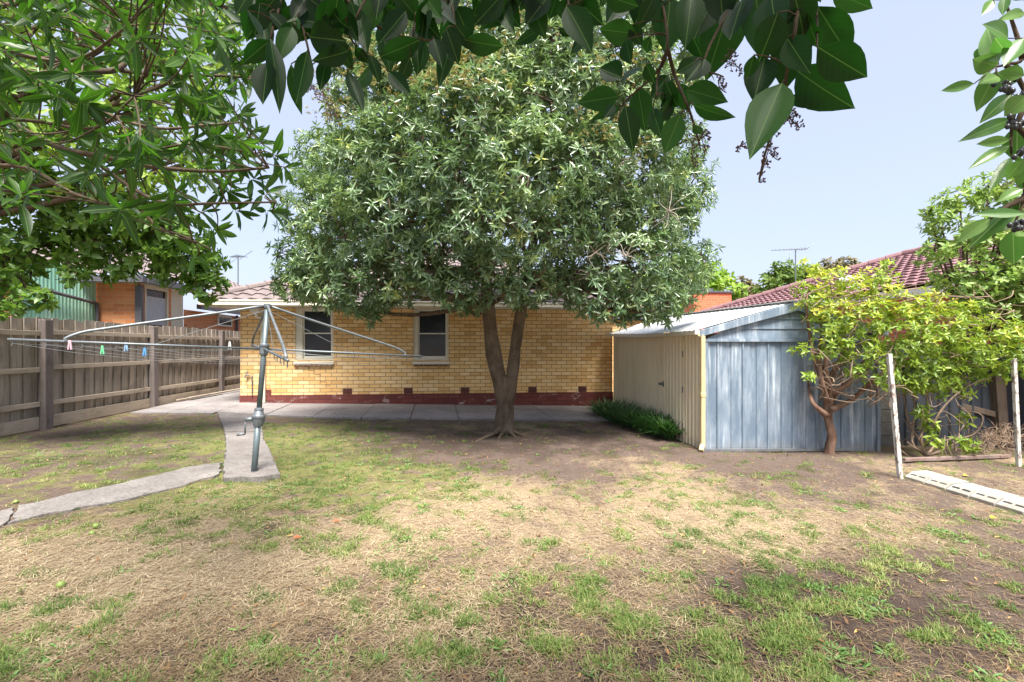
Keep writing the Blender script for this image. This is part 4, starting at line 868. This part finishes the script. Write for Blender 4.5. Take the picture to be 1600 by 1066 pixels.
mb = MB(); mb.box(-7.16, -7.11, 12.1, 12.6, 0, 2.75); mb.build('cream_panel', trim, nl)
w = MB(); yA, yB = 11.16, 11.99
for (a, b, c, d) in ((yA, yA+.05, 1.56, 2.74), (yB-.06, yB, 1.56, 2.74), (yA+.05, yB-.06, 2.66, 2.74), (yA+.05, yB-.06, 1.56, 1.62)): w.box(-7.16, -7.09, a, b, c, d)
wn = w.build('window', trim, nl, bevel=.004); MB().box(-7.15, -7.14, yA+.05, yB-.06, 1.62, 2.66).build('pane', glass, wn); MB().box(-7.135, -7.128, yA+.05, yB-.06, 1.86, 2.50).build('blind', simple('grey_blind', (.52,.55,.62), (.48,.51,.58), 3, .7), wn)
for (y0, y1) in ((14.2, 15.0), (16.9, 18.0)):
    w = MB(); w.box(-7.14, -7.06, y0, y1, 1.95, 2.27); wn = w.build('window', white_trim, nl, bevel=.005); MB().box(-7.058, -7.052, y0+.06, y1-.06, 2.0, 2.22).build('pane', glass, wn)
for y in (15.25, 16.2): MB().tube([(-7.04, y, 0), (-7.04, y, 2.32)], .04, 8).build('drain_pipe', dark_metal, nl)
x0 = pY(213, 470, 10.95)[0]; x1 = pY(223, 470, 10.95)[0]; MB().box(x0, x1, 10.9, 10.985, 0, 2.7).build('downpipe', dark_metal, nl, bevel=.006)
mb = MB(); mb.box(-12, -6.75, 10.55, 10.68, 2.72, 2.86); mb.box(-6.85, -6.72, 10.68, 12.9, 2.72, 2.86); mb.box(-6.95, -6.83, 12.9, 19, 2.34, 2.46); mb.build('gutter', dark_metal, nl)
mb = MB(); mb.box(-12, -6.85, 10.68, 12.9, 2.75, 2.78); mb.build('soffit', white_trim, nl)
mb = MB(); tiled(mb, (-12, 10.55, 2.88), (1, 0, 0), (0, .92, .39), 5.2, 2.6, 0, .9); tiled(mb, (-6.78, 10.55, 2.88), (0, 1, 0), (-.92, 0, .39), 9, 3.5, .9, 0); mb.build('roof', brown_tile, nl)
gs = MB(); gs.sheet((-7.98, 9.25, .8), (0, 1, 0), (0, 0, 2.2), wave_prof(1.73, .085, .012), (1, 0, 0)); gs.build('green_sheeting', green_sheet, nl)
a = pX(20, 440, -7.9); b = pX(150, 474, -7.9); MB().tube([a, b, b+np.array([0, .03, -.06]), (b[0], b[1]+.03, .5)], .035, 8).build('sloping_pipe', dark_metal, nl)
mb = MB(); mb.box(-8.02, -7.94, 9.14, 9.22, 0, 2.9); mb.build('white_post', white_trim, nl); mb = MB(); mb.box(-8.3, -8.2, 6.5, 9.2, 0, 2.42); mb.build('dark_recess', simple('dark_wall', (.035,.03,.03), (.05,.045,.04), 3), nl)  # flat near-black panel: the shade of a recess is only its colour
mb = MB(); mb.box(-8.4, -7.86, 6.0, 9.24, 2.42, 2.52); mb.build('verandah_beam', dark_metal, nl)
def antenna(x, ytop, ybot, t, boomL, boomR, n, label):
    top = pt(x, ytop, t); bot = pt(x, ybot, t); root = thing('television_antenna', tuple(bot), label, 'antenna', 'television antennas above the roofs')
    MB().tube([bot-UP*1.0, top], .025, 6).build('mast', galv, root)
    mb = MB(); a = pt(boomL, ytop+1, t); b = pt(boomR, ytop-1, t); mb.tube([a, b], .02, 5)
    for k in range(n): c = a+(b-a)*(k+.5)/n; l = .12+.28*(k/n); dd = FW*.9+RT*.25; mb.tube([c-dd*l, c+dd*l], .010, 4)
    mb.tube([b-(b-a)*.3-UP*.15, b-(b-a)*.1+UP*.25+RT*.5], .012, 4); mb.tube([b-(b-a)*.3, b-(b-a)*.3-UP*.3-RT*.4], .010, 4); mb.build('boom', galv, root)
antenna(1243, 390, 452, 22, 1205, 1262, 14, 'yagi television antenna rising above the purple tiled roof')
antenna(372, 401, 455, 22, 360, 380, 7, 'small television antenna between the left foliage and the house roof')

# ================================================================== TREES BEHIND
def bg_tree(lst, name, label, mat, leaf, dens, seed, cat='tree', group=None, nl=6, ratio=.5, tr=None, sub=4, r0=.07, inner=.5, droop=.1, tlo=.2, thi=.8, rmin=.55, limb=None):
    rs = np.random.RandomState(seed); lb = lobes_px(lst); cx = np.mean([l[0] for l in lb], axis=0); base = np.array([cx[0], cx[1], gz(cx[0])]) if tr is None else np.array(tr)
    root = thing(name, tuple(base), label, cat, group); mb = MB(); zc = min(l[0][2] for l in lb); fork = np.array([base[0]*.5+cx[0]*.5, base[1]*.5+cx[1]*.5, base[2]*.35+zc*.65])
    mb.tube([base-UP*.1, base*.6+fork*.4, fork], [r0*2.2, r0*1.6, r0*1.3], 10, 4, lump=.08) if not limb else None; 
    if limb:
        LP = smooth_path([base, *limb[0]], 5); mb.tube(LP, [r0*2.2, r0*1.2], 10, 0, lump=.08); nd = LP[8:]
        for l in limb[1:]: LP = smooth_path(l, 5); mb.tube(LP, [r0*1.2, r0*.5], 8, 0, lump=.1); nd = nd+LP
    branches(mb, lb, nd if limb else [fork], r0*(.5 if limb else 1), rs, sub, .004, np.linalg.norm(lb[0][1])*.3)
    mb.build('trunk', bark_dark, root, True); C, D = lobe_points(lb, dens, rs, rmin, inner, .4)
    tint = np.clip(tlo+(thi-tlo)*(.6*rs.rand(len(C))+.8*(fbm(C[:, 0], C[:, 2], .6/max(leaf, .1), seed, 3)-.3)), 0, 1)
    P, yd, nm, LL, r = rosettes(C, D, nl, leaf, rs, .5, 1.6, droop, tint); leaf_mesh('foliage', mat, root, P, yd, nm, LL, LL*ratio, SM, r, bend=.2+0*LL); return root
far_m = leaf_mat('far_foliage', [(0, (.05,.10,.025)), (.5, (.12,.20,.04)), (1, (.27,.35,.07))], (.2,.3,.03), .6, .3, spec=.3)
dull_m = leaf_mat('dull_foliage', [(0, (.10,.10,.06)), (.5, (.20,.18,.10)), (1, (.32,.27,.14))], (.3,.25,.1), .6, .25, spec=.3)
brt_m = leaf_mat('bright_foliage', [(0, (.10,.20,.03)), (.5, (.24,.38,.05)), (1, (.42,.50,.09))], (.3,.5,.03), .5, .35, spec=.3)
bg_tree([(1085,460,34,26),(1110,440,28,26),(1130,455,26,27),(1060,430,40,26),(1090,490,40,26),(1050,480,40,26)], 'background_tree', 'bright green rounded tree behind the orange brick chimney', brt_m, .42, 5, 31, group='trees far behind the houses', sub=3)
bg_tree([(1158,447,15,42),(1170,452,14,42),(1182,462,18,42),(1150,465,16,42)], 'background_tree', 'small dull olive tree right of the chimney', dull_m, .5, 4, 32, group='trees far behind the houses', sub=3)
bg_tree([(1205,440,20,34),(1225,425,20,34),(1248,432,22,34),(1270,445,22,34),(1225,452,30,34),(1200,460,22,34),(1262,425,12,34)], 'background_tree', 'dark green tree standing behind the antenna mast', far_m, .42, 4, 33, group='trees far behind the houses', sub=4, inner=.45)
bg_tree([(1300,420,16,38),(1322,413,14,38),(1285,425,14,38),(1335,420,12,38),(1310,432,26,38)], 'background_tree', 'brownish crown showing over the purple roof ridge', dull_m, .5, 4, 34, group='trees far behind the houses', sub=3)
bg_tree([(1000,470,60,24,.6),(950,480,50,24,.6),(1030,500,50,24,.6)], 'background_tree', 'green tree showing under the right side of the evergreen crown', brt_m, .40, 4, 37, group='trees far behind the houses', sub=3)
priv_m = leaf_mat('privet_leaf', [(0, (.08,.16,.035)), (.5, (.22,.35,.08)), (.85, (.40,.48,.12)), (1, (.60,.60,.22))], (.3,.45,.05), .4, .35, spec=.5)
bg_tree([(1500,320,34,7.05),(1545,300,38,7.05),(1590,290,40,7.05),(1470,350,28,7.05),(1460,390,28,7.05),(1510,370,45,7.05),(1560,360,45,7.05),(1610,350,50,7.05),(1490,430,36,7.05),(1540,430,45,7.05),(1590,420,45,7.05),(1560,480,45,7.05),(1610,480,40,7.05),(1510,470,30,7.05),(1595,450,45,6.9),(1640,400,60,6.9),(1540,455,34,6.95),(1580,330,45,7.05),(1450,330,10,7.05)],
        'privet_tree', 'light green small leaved tree beyond the steel fence at the right', priv_m, .105, 32, 41, nl=7, ratio=.42, tr=(8.1, 6.95, gz(8.1)), sub=6, r0=.025, inner=.25, rmin=.35)
plum_m = leaf_mat('plum_leaf', [(0, (.045,.11,.025)), (.4, (.09,.19,.035)), (.75, (.20,.34,.05)), (1, (.36,.50,.08))], (.3,.55,.03), .4, .45, rib=(.25,.35,.1), ribw=.05, spec=.5, veins=False)
bg_tree([(-30,400,70,5.6),(40,300,70,5.6),(110,330,75,5.8),(190,330,75,6.0),(250,360,62,6.0),(300,390,46,6.2),(318,428,32,6.3),(320,455,22,6.3),(240,405,45,6.2),(275,425,36,6.2),(140,390,48,6.0),(180,425,26,6.0),(60,390,50,5.6),(20,440,26,5.4),(60,468,24,5.4),(110,430,24,5.6),(-30,470,40,5.4),(345,445,14,6.4),(25,480,16,5.3)],
        'plum_tree', 'broad leafed green tree overhanging the left paling fence', plum_m, .115, 40, 51, nl=6, ratio=.55, tr=(-7.4, 4.6, gz(-7)), sub=6, r0=.045, inner=.35, rmin=.3, limb=[[pt(-160, 520, 5.7), pt(-90, 440, 5.6), pt(-60, 330, 5.6), pt(-40, 200, 5.6)], [pt(-90, 440, 5.6), pt(0, 408, 5.6), pt(50, 385, 5.7), pt(125, 378, 5.9), pt(220, 370, 6.1)], [pt(-60, 330, 5.6), pt(60, 300, 5.7), pt(180, 300, 6.0), pt(280, 350, 6.2), pt(315, 420, 6.3)]])
bg_tree([(-40,60,110,5.2),(60,40,100,5.4),(160,50,100,5.6),(260,60,85,5.8),(330,40,60,5.8),(40,160,100,5.2),(150,160,90,5.6),(240,170,75,5.8),(310,140,55,5.8),(60,230,80,5.2),(160,250,80,5.6),(250,260,60,5.8),(310,250,30,5.8),(360,90,40,5.8),(-40,-60,120,5.2),(120,-60,120,5.4),(280,-40,100,5.6)],
        'yellow_green_tree', 'tall sunlit yellow green tree filling the upper left behind the dark leaves', brt_m, .13, 15, 52, nl=6, ratio=.42, tr=(-8.6, 4.2, gz(-8)), sub=4, r0=.05, inner=.5, rmin=.5)

# ================================================================== OVERHANGING FOREGROUND BRANCHES
rs = np.random.RandomState(14)
big_m = leaf_mat('large_glossy_leaf', [(0, (.005,.014,.006)), (.5, (.008,.025,.007)), (.8, (.018,.055,.012)), (1, (.04,.12,.02))], (.04,.26,.012), .48, .35, rib=(.13,.24,.06), ribw=.018, spec=.28, under=(.018,.032,.018))
top = thing('broad_leaf_tree', (.4, -2.3, gz(.4)), 'large glossy dark green leaves hanging from the top of the view', 'tree')
LV = [(1047,-5,1040,82,50),(1062,8,1096,97,30),(1145,-10,1110,116,62),(1180,-10,1195,98,58),(1245,25,1225,142,52),(1222,130,1174,236,55),(1277,10,1328,92,48),(1277,73,1356,123,50),(1245,110,1326,171,55),(1228,153,1290,165,17),(1195,90,1178,158,42),(1178,86,1168,124,20),(1262,22,1275,80,40),(1300,-12,1362,12,30),
 (995,53,938,46,33),(978,62,985,100,26),(972,122,936,106,36),(1007,105,969,121,22),(966,151,906,160,32),(977,165,990,235,30),(997,137,1007,204,32),(1044,118,1018,154,25),(1054,148,1017,206,28),(1072,140,1134,156,33),(1083,164,1148,191,24),(1063,178,1038,241,32),(1083,195,1099,214,13),(1016,57,1008,84,17),(1086,96,1057,114,22),(1040,128,1057,168,30),(1062,130,1075,172,26),(1022,-5,998,44,24),(1102,92,1072,126,38),(960,165,945,182,15),(975,165,920,188,12),(985,40,1003,70,20),(1040,150,1045,190,22),(1010,100,1022,130,22),(1020,170,1030,212,22),
 (422,63,380,98,27),(419,97,408,158,34),(403,-10,385,66,30),(480,80,464,160,27),(451,30,523,37,28),(484,58,535,63,40),(544,80,495,97,27),(422,60,442,166,26),(455,100,467,180,20),(543,112,568,176,20),(582,103,563,138,26),(578,85,594,128,18),(607,112,641,147,22),(657,62,590,93,31),(634,18,597,61,28),(650,18,690,62,36),(712,10,735,62,40),(725,62,787,76,32),(706,65,686,128,24),(678,60,690,100,24),(812,-5,753,43,30),(828,0,852,60,30),(845,45,805,70,17),(885,10,924,72,40),(897,-4,940,38,40),(945,-8,996,12,28),(873,45,893,57,10),(910,60,893,84,14),(662,62,651,120,24),(555,72,578,102,18),(470,5,450,70,32),(500,0,540,50,34),(560,20,570,70,28),(590,0,575,50,30),(620,-10,600,35,32),(660,-10,690,30,32),(755,-20,740,25,30),(780,-10,800,30,26),(440,-10,420,50,30),(600,60,610,110,26),(640,90,625,130,20),(530,60,548,110,22),(510,95,500,140,20),(870,-5,858,30,22),
 (1205,-10,1210,50,50),(1120,-15,1090,50,44),(1080,-10,1075,60,40),(1240,-10,1262,60,46),(1160,0,1140,60,44),(1040,-20,1000,20,36),(975,-20,960,15,34),(1230,60,1262,110,38),(1215,20,1190,95,46),(1000,-20,1030,30,34)]
for k in range(85): x = rs.uniform(360, 1300); y = rs.uniform(-120, -5); a = rs.uniform(.6, 2.5); L_ = rs.uniform(50, 85); LV.append((x, y, x+math.cos(a)*L_, min(y+math.sin(a)*L_, 40), rs.uniform(26, 42)))
for k in range(42): x = rs.uniform(385, 740); y = rs.uniform(-20, 45); a = rs.uniform(.7, 2.4); L_ = rs.uniform(40, 65); LV.append((x, y, x+math.cos(a)*L_, y+math.sin(a)*L_, rs.uniform(20, 32)))
TW = [[(470,-200),(500,-60),(535,10),(548,60),(570,85)],[(430,-200),(440,-20),(425,50),(421,95)],[(540,0),(600,48),(660,62),(712,66)],[(990,-200),(1030,-20),(1043,75),(1020,120),(975,160),(966,190)],[(1043,75),(1055,120),(1074,165),(1086,200),(1095,235)],[(1043,78),(1028,118),(1026,150)],[(1180,-200),(1240,-20),(1243,40),(1228,120),(1226,150),(1200,225),(1186,280)],[(700,-200),(705,-20),(712,45)],[(840,-200),(870,-40),(890,10),(880,50)],[(1140,-150),(1150,-20),(1100,95),(1130,120)],[(640,-200),(600,-60),(560,20),(545,60)],[(1260,-200),(1275,0),(1277,70)],[(455,-150),(465,0),(480,70),(490,110)]]
TWt = [.95,.92,1.0,1.0,1.0,.98,.80,.98,.95,.92,1.0,.82,.94]; tw = MB(); tips = []
limb = [np.array(v) for v in ((.4, -2.3, 1.9), (.25, -1.4, 2.45), (.1, -.5, 2.6), (.15, .4, 2.55), (.4, 1.3, 2.75))]
limbP = smooth_path(limb, 6)
for L_, t in zip(TW, TWt):
    P = [pt(x, y, t+.05*math.sin(i*2.1)) for i, (x, y) in enumerate(L_)]
    if L_[0][1] <= -150: n = min(limbP, key=lambda q: np.linalg.norm(q-P[0])); P = [n]+P
    S = smooth_path(P, 4); tw.tube(S, list(np.linspace(.0045, .0014, 6)), 7); tips += S
tips = np.array(tips); pos = []; yd = []; nm = []; Ls = []; Ws = []
def px_of(p): d = p-CAM; f = d@FW; return CX+F*(d@RT)/f, HY-F*d[2]/f
tpx = np.array([px_of(p) for p in tips])
for (x0, y0, x1, y1, w) in LV:
    j = int(np.argmin((tpx[:, 0]-x0)**2+(tpx[:, 1]-y0)**2)); t = float((tips[j]-CAM)@FW)+rs.uniform(-.10, .10); t = max(.62, t)
    a = pt(x0, y0, t); b = pt(x1, y1, t+rs.uniform(-.05, .05)); L_ = np.linalg.norm(b-a); n = -ray((x0+x1)/2, (y0+y1)/2)+rs.normal(size=3)*.38
    w = w*max(1.0, .92)
    pos.append(a); yd.append(b-a); nm.append(n); Ls.append(L_*1.02); Ws.append(w/F*t*1.12)
    c = tips[j] if np.hypot(*(tpx[j]-np.array([x0, y0]))) < 70 else a+UP*.06
    tw.tube([c, (a+c)/2+UP*.006, a], [.0013, .0010, .0012], 5, 2)
Ls = np.array(Ls); leaf_mesh('foliage', big_m, top, np.array(pos), np.array(yd), np.array(nm), Ls, np.array(Ws), BG, rs.rand(len(Ls)), bend=rs.uniform(-.05, .22, len(Ls)), smooth=True)
tw.build('twig', bark_dark, top, True)
mb = MB(); mb.tube([(.4, -2.3, -.1), (.45, -2.35, .8), (.4, -2.3, 1.9)], [.16, .12, .10], 12, 4, lump=.08); mb.tube(limbP, [.08, .03], 10); mb.tube([limb[1], (-.9, -.8, 2.7), (-1.6, .3, 2.95)], [.05, .015], 8, 4); mb.tube([limb[1], (1.2, -.7, 2.8), (1.8, .5, 3.1)], [.05, .015], 8, 4); mb.build('trunk', bark_main, top, True)
n = 2600; P = np.stack([rs.uniform(-1.9, 1.6, n), rs.uniform(-1.6, .75, n), np.zeros(n)], 1); lo = np.maximum(2.35, 1.37+.80*(P[:, 1]+.3*np.abs(P[:, 0]))+.25); P[:, 2] = lo+rs.rand(n)*1.2  # unseen leaves over the camera, added to shade the hanging leaves
u = unit(n, rs); u[:, 2] = -abs(u[:, 2])*.6-.1; nn_ = unit(n, rs)*.6; nn_[:, 2] += 1
leaf_mesh('upper_foliage', big_m, top, P, u, nn_, .13+.05*rs.rand(n), .065, BG, rs.rand(n), bend=.15+0*Ls[:1].repeat(n), smooth=True)
bud = plain('dark_bud', (.13,.075,.07), .8)
for (x, y, x2, y2, t, n, s) in ((1222,160,1186,285,.85,46,10),(1200,190,1245,180,.85,26,9),(1226,165,1250,200,.85,26,10),(1190,215,1150,232,.85,22,8),(1130,95,1160,112,1.0,24,9),(1122,125,1135,145,1.0,16,8),(1140,78,1148,90,1.0,8,6),(1092,195,1105,240,1.0,22,8),(1085,215,1085,262,1.0,20,8),(1110,168,1130,180,1.0,12,6),(1095,205,1112,215,1.0,12,6),(470,120,505,150,1.3,40,12),(500,130,520,190,1.4,40,12),(1205,225,1215,250,.85,10,7)):
    mb = MB(); st = MB(); a = pt(x, y, t); b = pt(x2, y2, t); st.tube([a, (a+b)/2+unit(1, rs)[0]*.006, b], .0010, 4, 2)
    for k in range(n):
        f = rs.rand(); c = a+(b-a)*f; e = c+unit(1, rs)[0]*s/F*t*(1.2-.5*f); st.tube([c, e], .0006, 3)
        for m in range(3): mb.ball(e+unit(1, rs)[0]*.0022, .0016, 5, 4)
    mb.build('flower_bud', bud, st.build('flower_panicle', bark_dark, top))

# left: lanceolate leaf tree
lm = leaf_mat('long_leaf', [(0, (.010,.028,.007)), (.5, (.024,.062,.012)), (1, (.10,.20,.025))], (.12,.38,.012), .42, .42, rib=(.20,.34,.08), ribw=.03, spec=.5)
lt_ = thing('long_leaf_tree', (-3.6, .4, gz(-3.6)), 'dark branch tips with long narrow leaves reaching in from the upper left', 'tree')
mb = MB(); ent = [np.array(v) for v in ((-3.6, .4, -.1), (-3.65, .5, 1.3), (-3.5, .8, 2.2))]; mb.tube(ent, [.14, .11, .085], 12, 4, lump=.08)
BR = [([(-60,112),(0,114),(60,116),(120,112),(185,108),(210,72),(240,60)],2.35,[.022,.018,.014,.008]),([(185,110),(260,118),(330,118),(400,122)],2.4,[.011,.006]),([(-60,170),(0,185),(90,230),(160,245),(250,262),(340,268),(420,262)],2.1,[.018,.012,.005]),([(130,238),(200,290),(260,318),(330,318),(430,316)],2.1,[.010,.004]),([(100,112),(170,70),(215,20),(260,-40)],2.5,[.012,.006]),([(60,116),(150,170),(240,200),(330,195),(390,190)],2.3,[.010,.004]),([(-60,60),(60,92),(130,90),(200,40)],2.0,[.012,.005]),([(160,245),(220,240),(300,225),(400,240)],2.2,[.008,.004]),([(200,290),(240,350),(290,370),(330,390)],2.0,[.008,.003]),([(-60,20),(60,0),(160,-20),(300,0),(380,20)],2.2,[.014,.005]),([(0,185),(60,190),(150,200),(210,150)],1.9,[.009,.004]),([(-60,260),(40,262),(110,300),(170,320)],2.0,[.012,.004])]
nodes = []
for L_, t, rr in BR:
    P = smooth_path([pt(x, y, t+.08*math.sin(i*1.7)) for i, (x, y) in enumerate(L_)], 4)
    if L_[0][0] < 0: P = [ent[2], ent[2]*.5+P[0]*.5+UP*.1]+P
    mb.tube(P, rr, 8); nodes += P[(3 if L_[0][0] < 0 else 1):]
nodes = np.array(nodes); C = []; D = []
TIPS = [(470,262,2.3),(440,300,2.2),(455,245,2.3),(430,225,2.3),(400,180,2.4),(395,330,2.2),(360,360,2.1),(330,400,2.0),(420,280,2.2),(375,235,2.2),(380,300,2.2),(340,330,2.1),(300,300,2.1),(270,340,2.0),(400,125,2.4),(420,205,2.35),(445,330,2.2)]
for x, y, t in TIPS: p = pt(x-20, y, t); C.append(p); D.append(RT*.9+UP*rs.uniform(-.4, .3)-FW*.2)
for k in range(270):
    x = rs.uniform(-120, 400); y = rs.uniform(-70, 330 if x < 300 else 290); 
    if x > 200 and y > 260 and rs.rand() < .5: continue
    if y > 235 and x < 190 and rs.rand() < .6: continue
    t = rs.uniform(1.55, 2.9); C.append(pt(x, y, t)); D.append(RT*.6+unit(1, rs)[0]*.8+UP*-.1)
C = np.array(C); D = np.array(D)
for c in C:
    n = nodes[np.argmin(np.linalg.norm(nodes-c, axis=1))]; mb.tube([n, (n+c)/2+unit(1, rs)[0]*.03, c], [.004, .003, .002], 5, 3)
P, yd, nm, LL, r = rosettes(C, D, 9, .120, rs, .4, 1.6, .45); leaf_mesh('foliage', lm, lt_, P, yd, nm, LL, LL*.235, BGN, r, bend=rs.uniform(0, .35, len(LL)), smooth=True)
mb.build('trunk', bark_main, lt_, True)
n = 700; P = np.stack([rs.uniform(-4.4, -1.2, n), rs.uniform(-.8, 1.6, n), np.zeros(n)], 1); P[:, 2] = np.maximum(2.3, 1.37+.76*(.995*P[:, 1]+.0995*P[:, 0])+.22)+rs.rand(n)*1.1  # canopy out of view, added to darken the left branches by its shade
u = unit(n, rs); u[:, 2] = -abs(u[:, 2])*.5; nn_ = unit(n, rs)*.6; nn_[:, 2] += 1
leaf_mesh('upper_foliage', lm, lt_, P, u, nn_, .13+.04*rs.rand(n), .042, BGN, rs.rand(n), bend=np.full(n, .15), smooth=True)

# right: laurel branch with berries
rm = leaf_mat('laurel_leaf', [(0, (.06,.14,.03)), (.5, (.10,.22,.05)), (1, (.20,.34,.09))], (.16,.50,.05), .30, .35, rib=(.30,.42,.16), ribw=.03, spec=.6)
rt = thing('laurel_tree', (3.7, 1.2, gz(3.7)), 'laurel branch with pointed green leaves and dark berries at the upper right edge', 'tree')
LR = [(1560,98,1537,38,26),(1558,103,1522,94,26),(1556,112,1527,172,24),(1522,131,1471,141,14),(1581,146,1536,186,20),(1581,186,1511,214,18),(1577,219,1527,224,14),(1577,228,1520,256,15),(1581,245,1548,289,13),(1548,342,1496,376,18),(1594,312,1520,382,22),(1583,358,1584,413,26),(1598,296,1560,312,16),(1602,334,1522,334,14),(1590,196,1588,252,28),(1600,118,1560,112,18),(1575,60,1545,35,24),(1600,60,1570,100,26),(1590,100,1565,140,24),(1552,0,1535,22,12),(1570,-5,1567,22,12),(1600,20,1575,22,14),(1606,150,1570,180,26),(1560,120,1530,130,20),(1600,250,1570,280,18),(1610,370,1590,350,22),(1600,0,1580,-40,22),(1545,70,1530,100,22),(1570,80,1555,60,20),(1600,330,1540,362,24),(1610,240,1600,300,26)]
for k in range(150): x = rs.uniform(1612, 2050); y = rs.uniform(-160, 330); a = rs.uniform(0, 6.28); LR.append((x, y, x+55*math.cos(a), y+55*math.sin(a), 20))
LR = [l for l in LR]; tws = MB(); TR = [[(1680,-80),(1630,20),(1600,90),(1575,100),(1556,105)],[(1640,60),(1600,140),(1582,190),(1580,240)],[(1660,150),(1610,230),(1600,310),(1585,350)],[(1600,90),(1590,60),(1570,0)],[(1600,310),(1570,325),(1548,342)]]
rtp = []; ent = np.array([3.6, 1.3, 2.6]); tws.tube([(3.7, 1.2, -.15), (3.72, 1.2, 1.4), ent], [.11, .09, .05], 10, 4, lump=.08)
for L_ in TR:
    P = [pt(x, y, 1.45) for x, y in L_]; P = ([ent] if L_[0][0] > 1620 else [])+P; P = smooth_path(P, 4); tws.tube(P, [.012, .006, .003], 7); rtp += P[4:]
rtp = np.array(rtp); rpx = np.array([px_of(p) for p in rtp]); pos = []; yd = []; nm = []; Ls = []; Ws = []
for (x0, y0, x1, y1, w) in LR:
    j = int(np.argmin((rpx[:, 0]-x0)**2+(rpx[:, 1]-y0)**2)); t = 1.45+rs.uniform(-.12, .12); a = pt(x0, y0, t); b = pt(x1, y1, t+rs.uniform(-.06, .06)); pos.append(a); yd.append(b-a); nm.append(-ray(x0, y0)+UP*.5+rs.normal(size=3)*.3); Ls.append(np.linalg.norm(b-a)*1.03); Ws.append(w/F*t*1.2)
    c = rtp[j]; 
    if np.linalg.norm(c-a) < .35: tws.tube([c, (a+c)/2, a], .0016, 5)
leaf_mesh('foliage', rm, rt, np.array(pos), np.array(yd), np.array(nm), np.array(Ls), np.array(Ws), BG, rs.rand(len(Ls)), bend=rs.uniform(0, .25, len(Ls)), smooth=True); tws.build('trunk', bark_dark, rt, True)
berry = plain('berry', (.035,.035,.04), .35)
for (cx_, cy_, n, s_) in ((1575,135,16,15),(1587,195,12,13),(1590,352,14,14),(1598,150,10,12),(1598,240,8,10)):
    mb = MB()
    c0_ = pt(cx_, cy_-8, 1.43)
    for k in range(n): p = pt(cx_+rs.randn()*s_*.55, cy_+rs.randn()*s_*.4, 1.42+rs.randn()*.02); mb.ball(p, .0072, 8, 6, 1.25); mb.tube([c0_, p], .0012, 4)
    mb.build('berry_bunch', berry, rt, True)

# ================================================================== SMALL THINGS ON THE GROUND
fr_m = simple('green_fruit', (.17,.25,.05), (.25,.30,.09), 20, .5)
for (x, y, r_, lab) in ((95,916,.023,'pale green fallen fruit alone in the straw at lower left'), (150,823,.022,'green fallen fruit on the left lawn, the farther of two together'), (144,833,.020,'green fallen fruit on the left lawn, the nearer of two together'), (25,785,.018,'small green fruit beside the curved garden path')):
    p = pg(x, y); p[2] = gh(p[0], p[1])+r_*.75; mb = MB(); mb.ball(p, r_, 12, 8, .92); mb.tube([p+UP*r_*.8, p+UP*r_*1.25], .003, 5); tag(mb.build('fallen_fruit', fr_m, None, True), lab, 'fruit', 'green fruits fallen on the lawn')
yl = leaf_mat('yellow_fallen_leaf', [(0, (.75,.55,.05)), (1, (.75,.55,.05))], (.6,.5,.05), .5, .2); ol = leaf_mat('orange_fallen_leaf', [(0, (.55,.14,.05)), (1, (.55,.14,.05))], (.6,.2,.05), .5, .2)
for (x, y, m, lab) in ((1548,812,yl,'bright yellow fallen leaf near the edging blocks'), (1506,745,yl,'yellow fallen leaf in the straw behind the edging blocks'), (458,843,ol,'orange fallen leaf on the pale straw patch'), (520,816,ol,'small orange fallen leaf beyond the other orange one')):
    p = pg(x, y); p[2] = gh(p[0], p[1])+.025; o = leaf_mesh('fallen_leaf', m, None, np.array([p]), np.array([[1, .3, .1]]), np.array([[0, -.3, 1.]]), .085 if m is yl else .055, .04 if m is yl else .03, BG, np.array([.5]), bend=np.array([.2]), smooth=True); tag(o, lab, 'leaf', 'coloured leaves fallen on the lawn')

# ================================================================== LIGHT, SKY, CAMERA
S = nrm(np.array([.05, -.44, .90])); el = math.asin(S[2]); az = math.atan2(S[0], S[1])
w = bpy.data.worlds.new('World'); scene.world = w; w.use_nodes = True; nt = w.node_tree; bgn = nt.nodes['Background']
sky = nt.nodes.new('ShaderNodeTexSky'); sky.sky_type = 'NISHITA'; sky.sun_disc = False; sky.sun_elevation = el; sky.sun_rotation = az; sky.air_density = 1.0; sky.dust_density = 3.0; sky.ozone_density = 1.0
mxs = nt.nodes.new('ShaderNodeMix'); mxs.data_type = 'RGBA'; mxs.inputs['Factor'].default_value = .90; nt.links.new(sky.outputs[0], mxs.inputs[6]); mxs.inputs[7].default_value = (.625, .675, .87, 1)
nt.links.new(mxs.outputs[2], bgn.inputs[0]); bgn.inputs[1].default_value = .15
sl = bpy.data.lights.new('sun', 'SUN'); sl.energy = 2.0; sl.angle = R(24); sl.color = (1, .95, .87); so = bpy.data.objects.new('sun', sl); COL.objects.link(so)
so.rotation_euler = Vector(tuple(S)).to_track_quat('Z', 'Y').to_euler()
cam = bpy.data.cameras.new('camera'); co = bpy.data.objects.new('camera', cam); COL.objects.link(co); scene.camera = co
co.location = tuple(CAM); co.rotation_euler = (R(90), 0, -TH); cam.sensor_width = 36; cam.lens = 36*F/1600; cam.shift_y = (HY-533)/1600; cam.clip_start = .05; cam.clip_end = 3000
scene.view_settings.view_transform = 'Standard'; scene.view_settings.look = 'None'; scene.view_settings.exposure = 2.72; scene.view_settings.gamma = 1
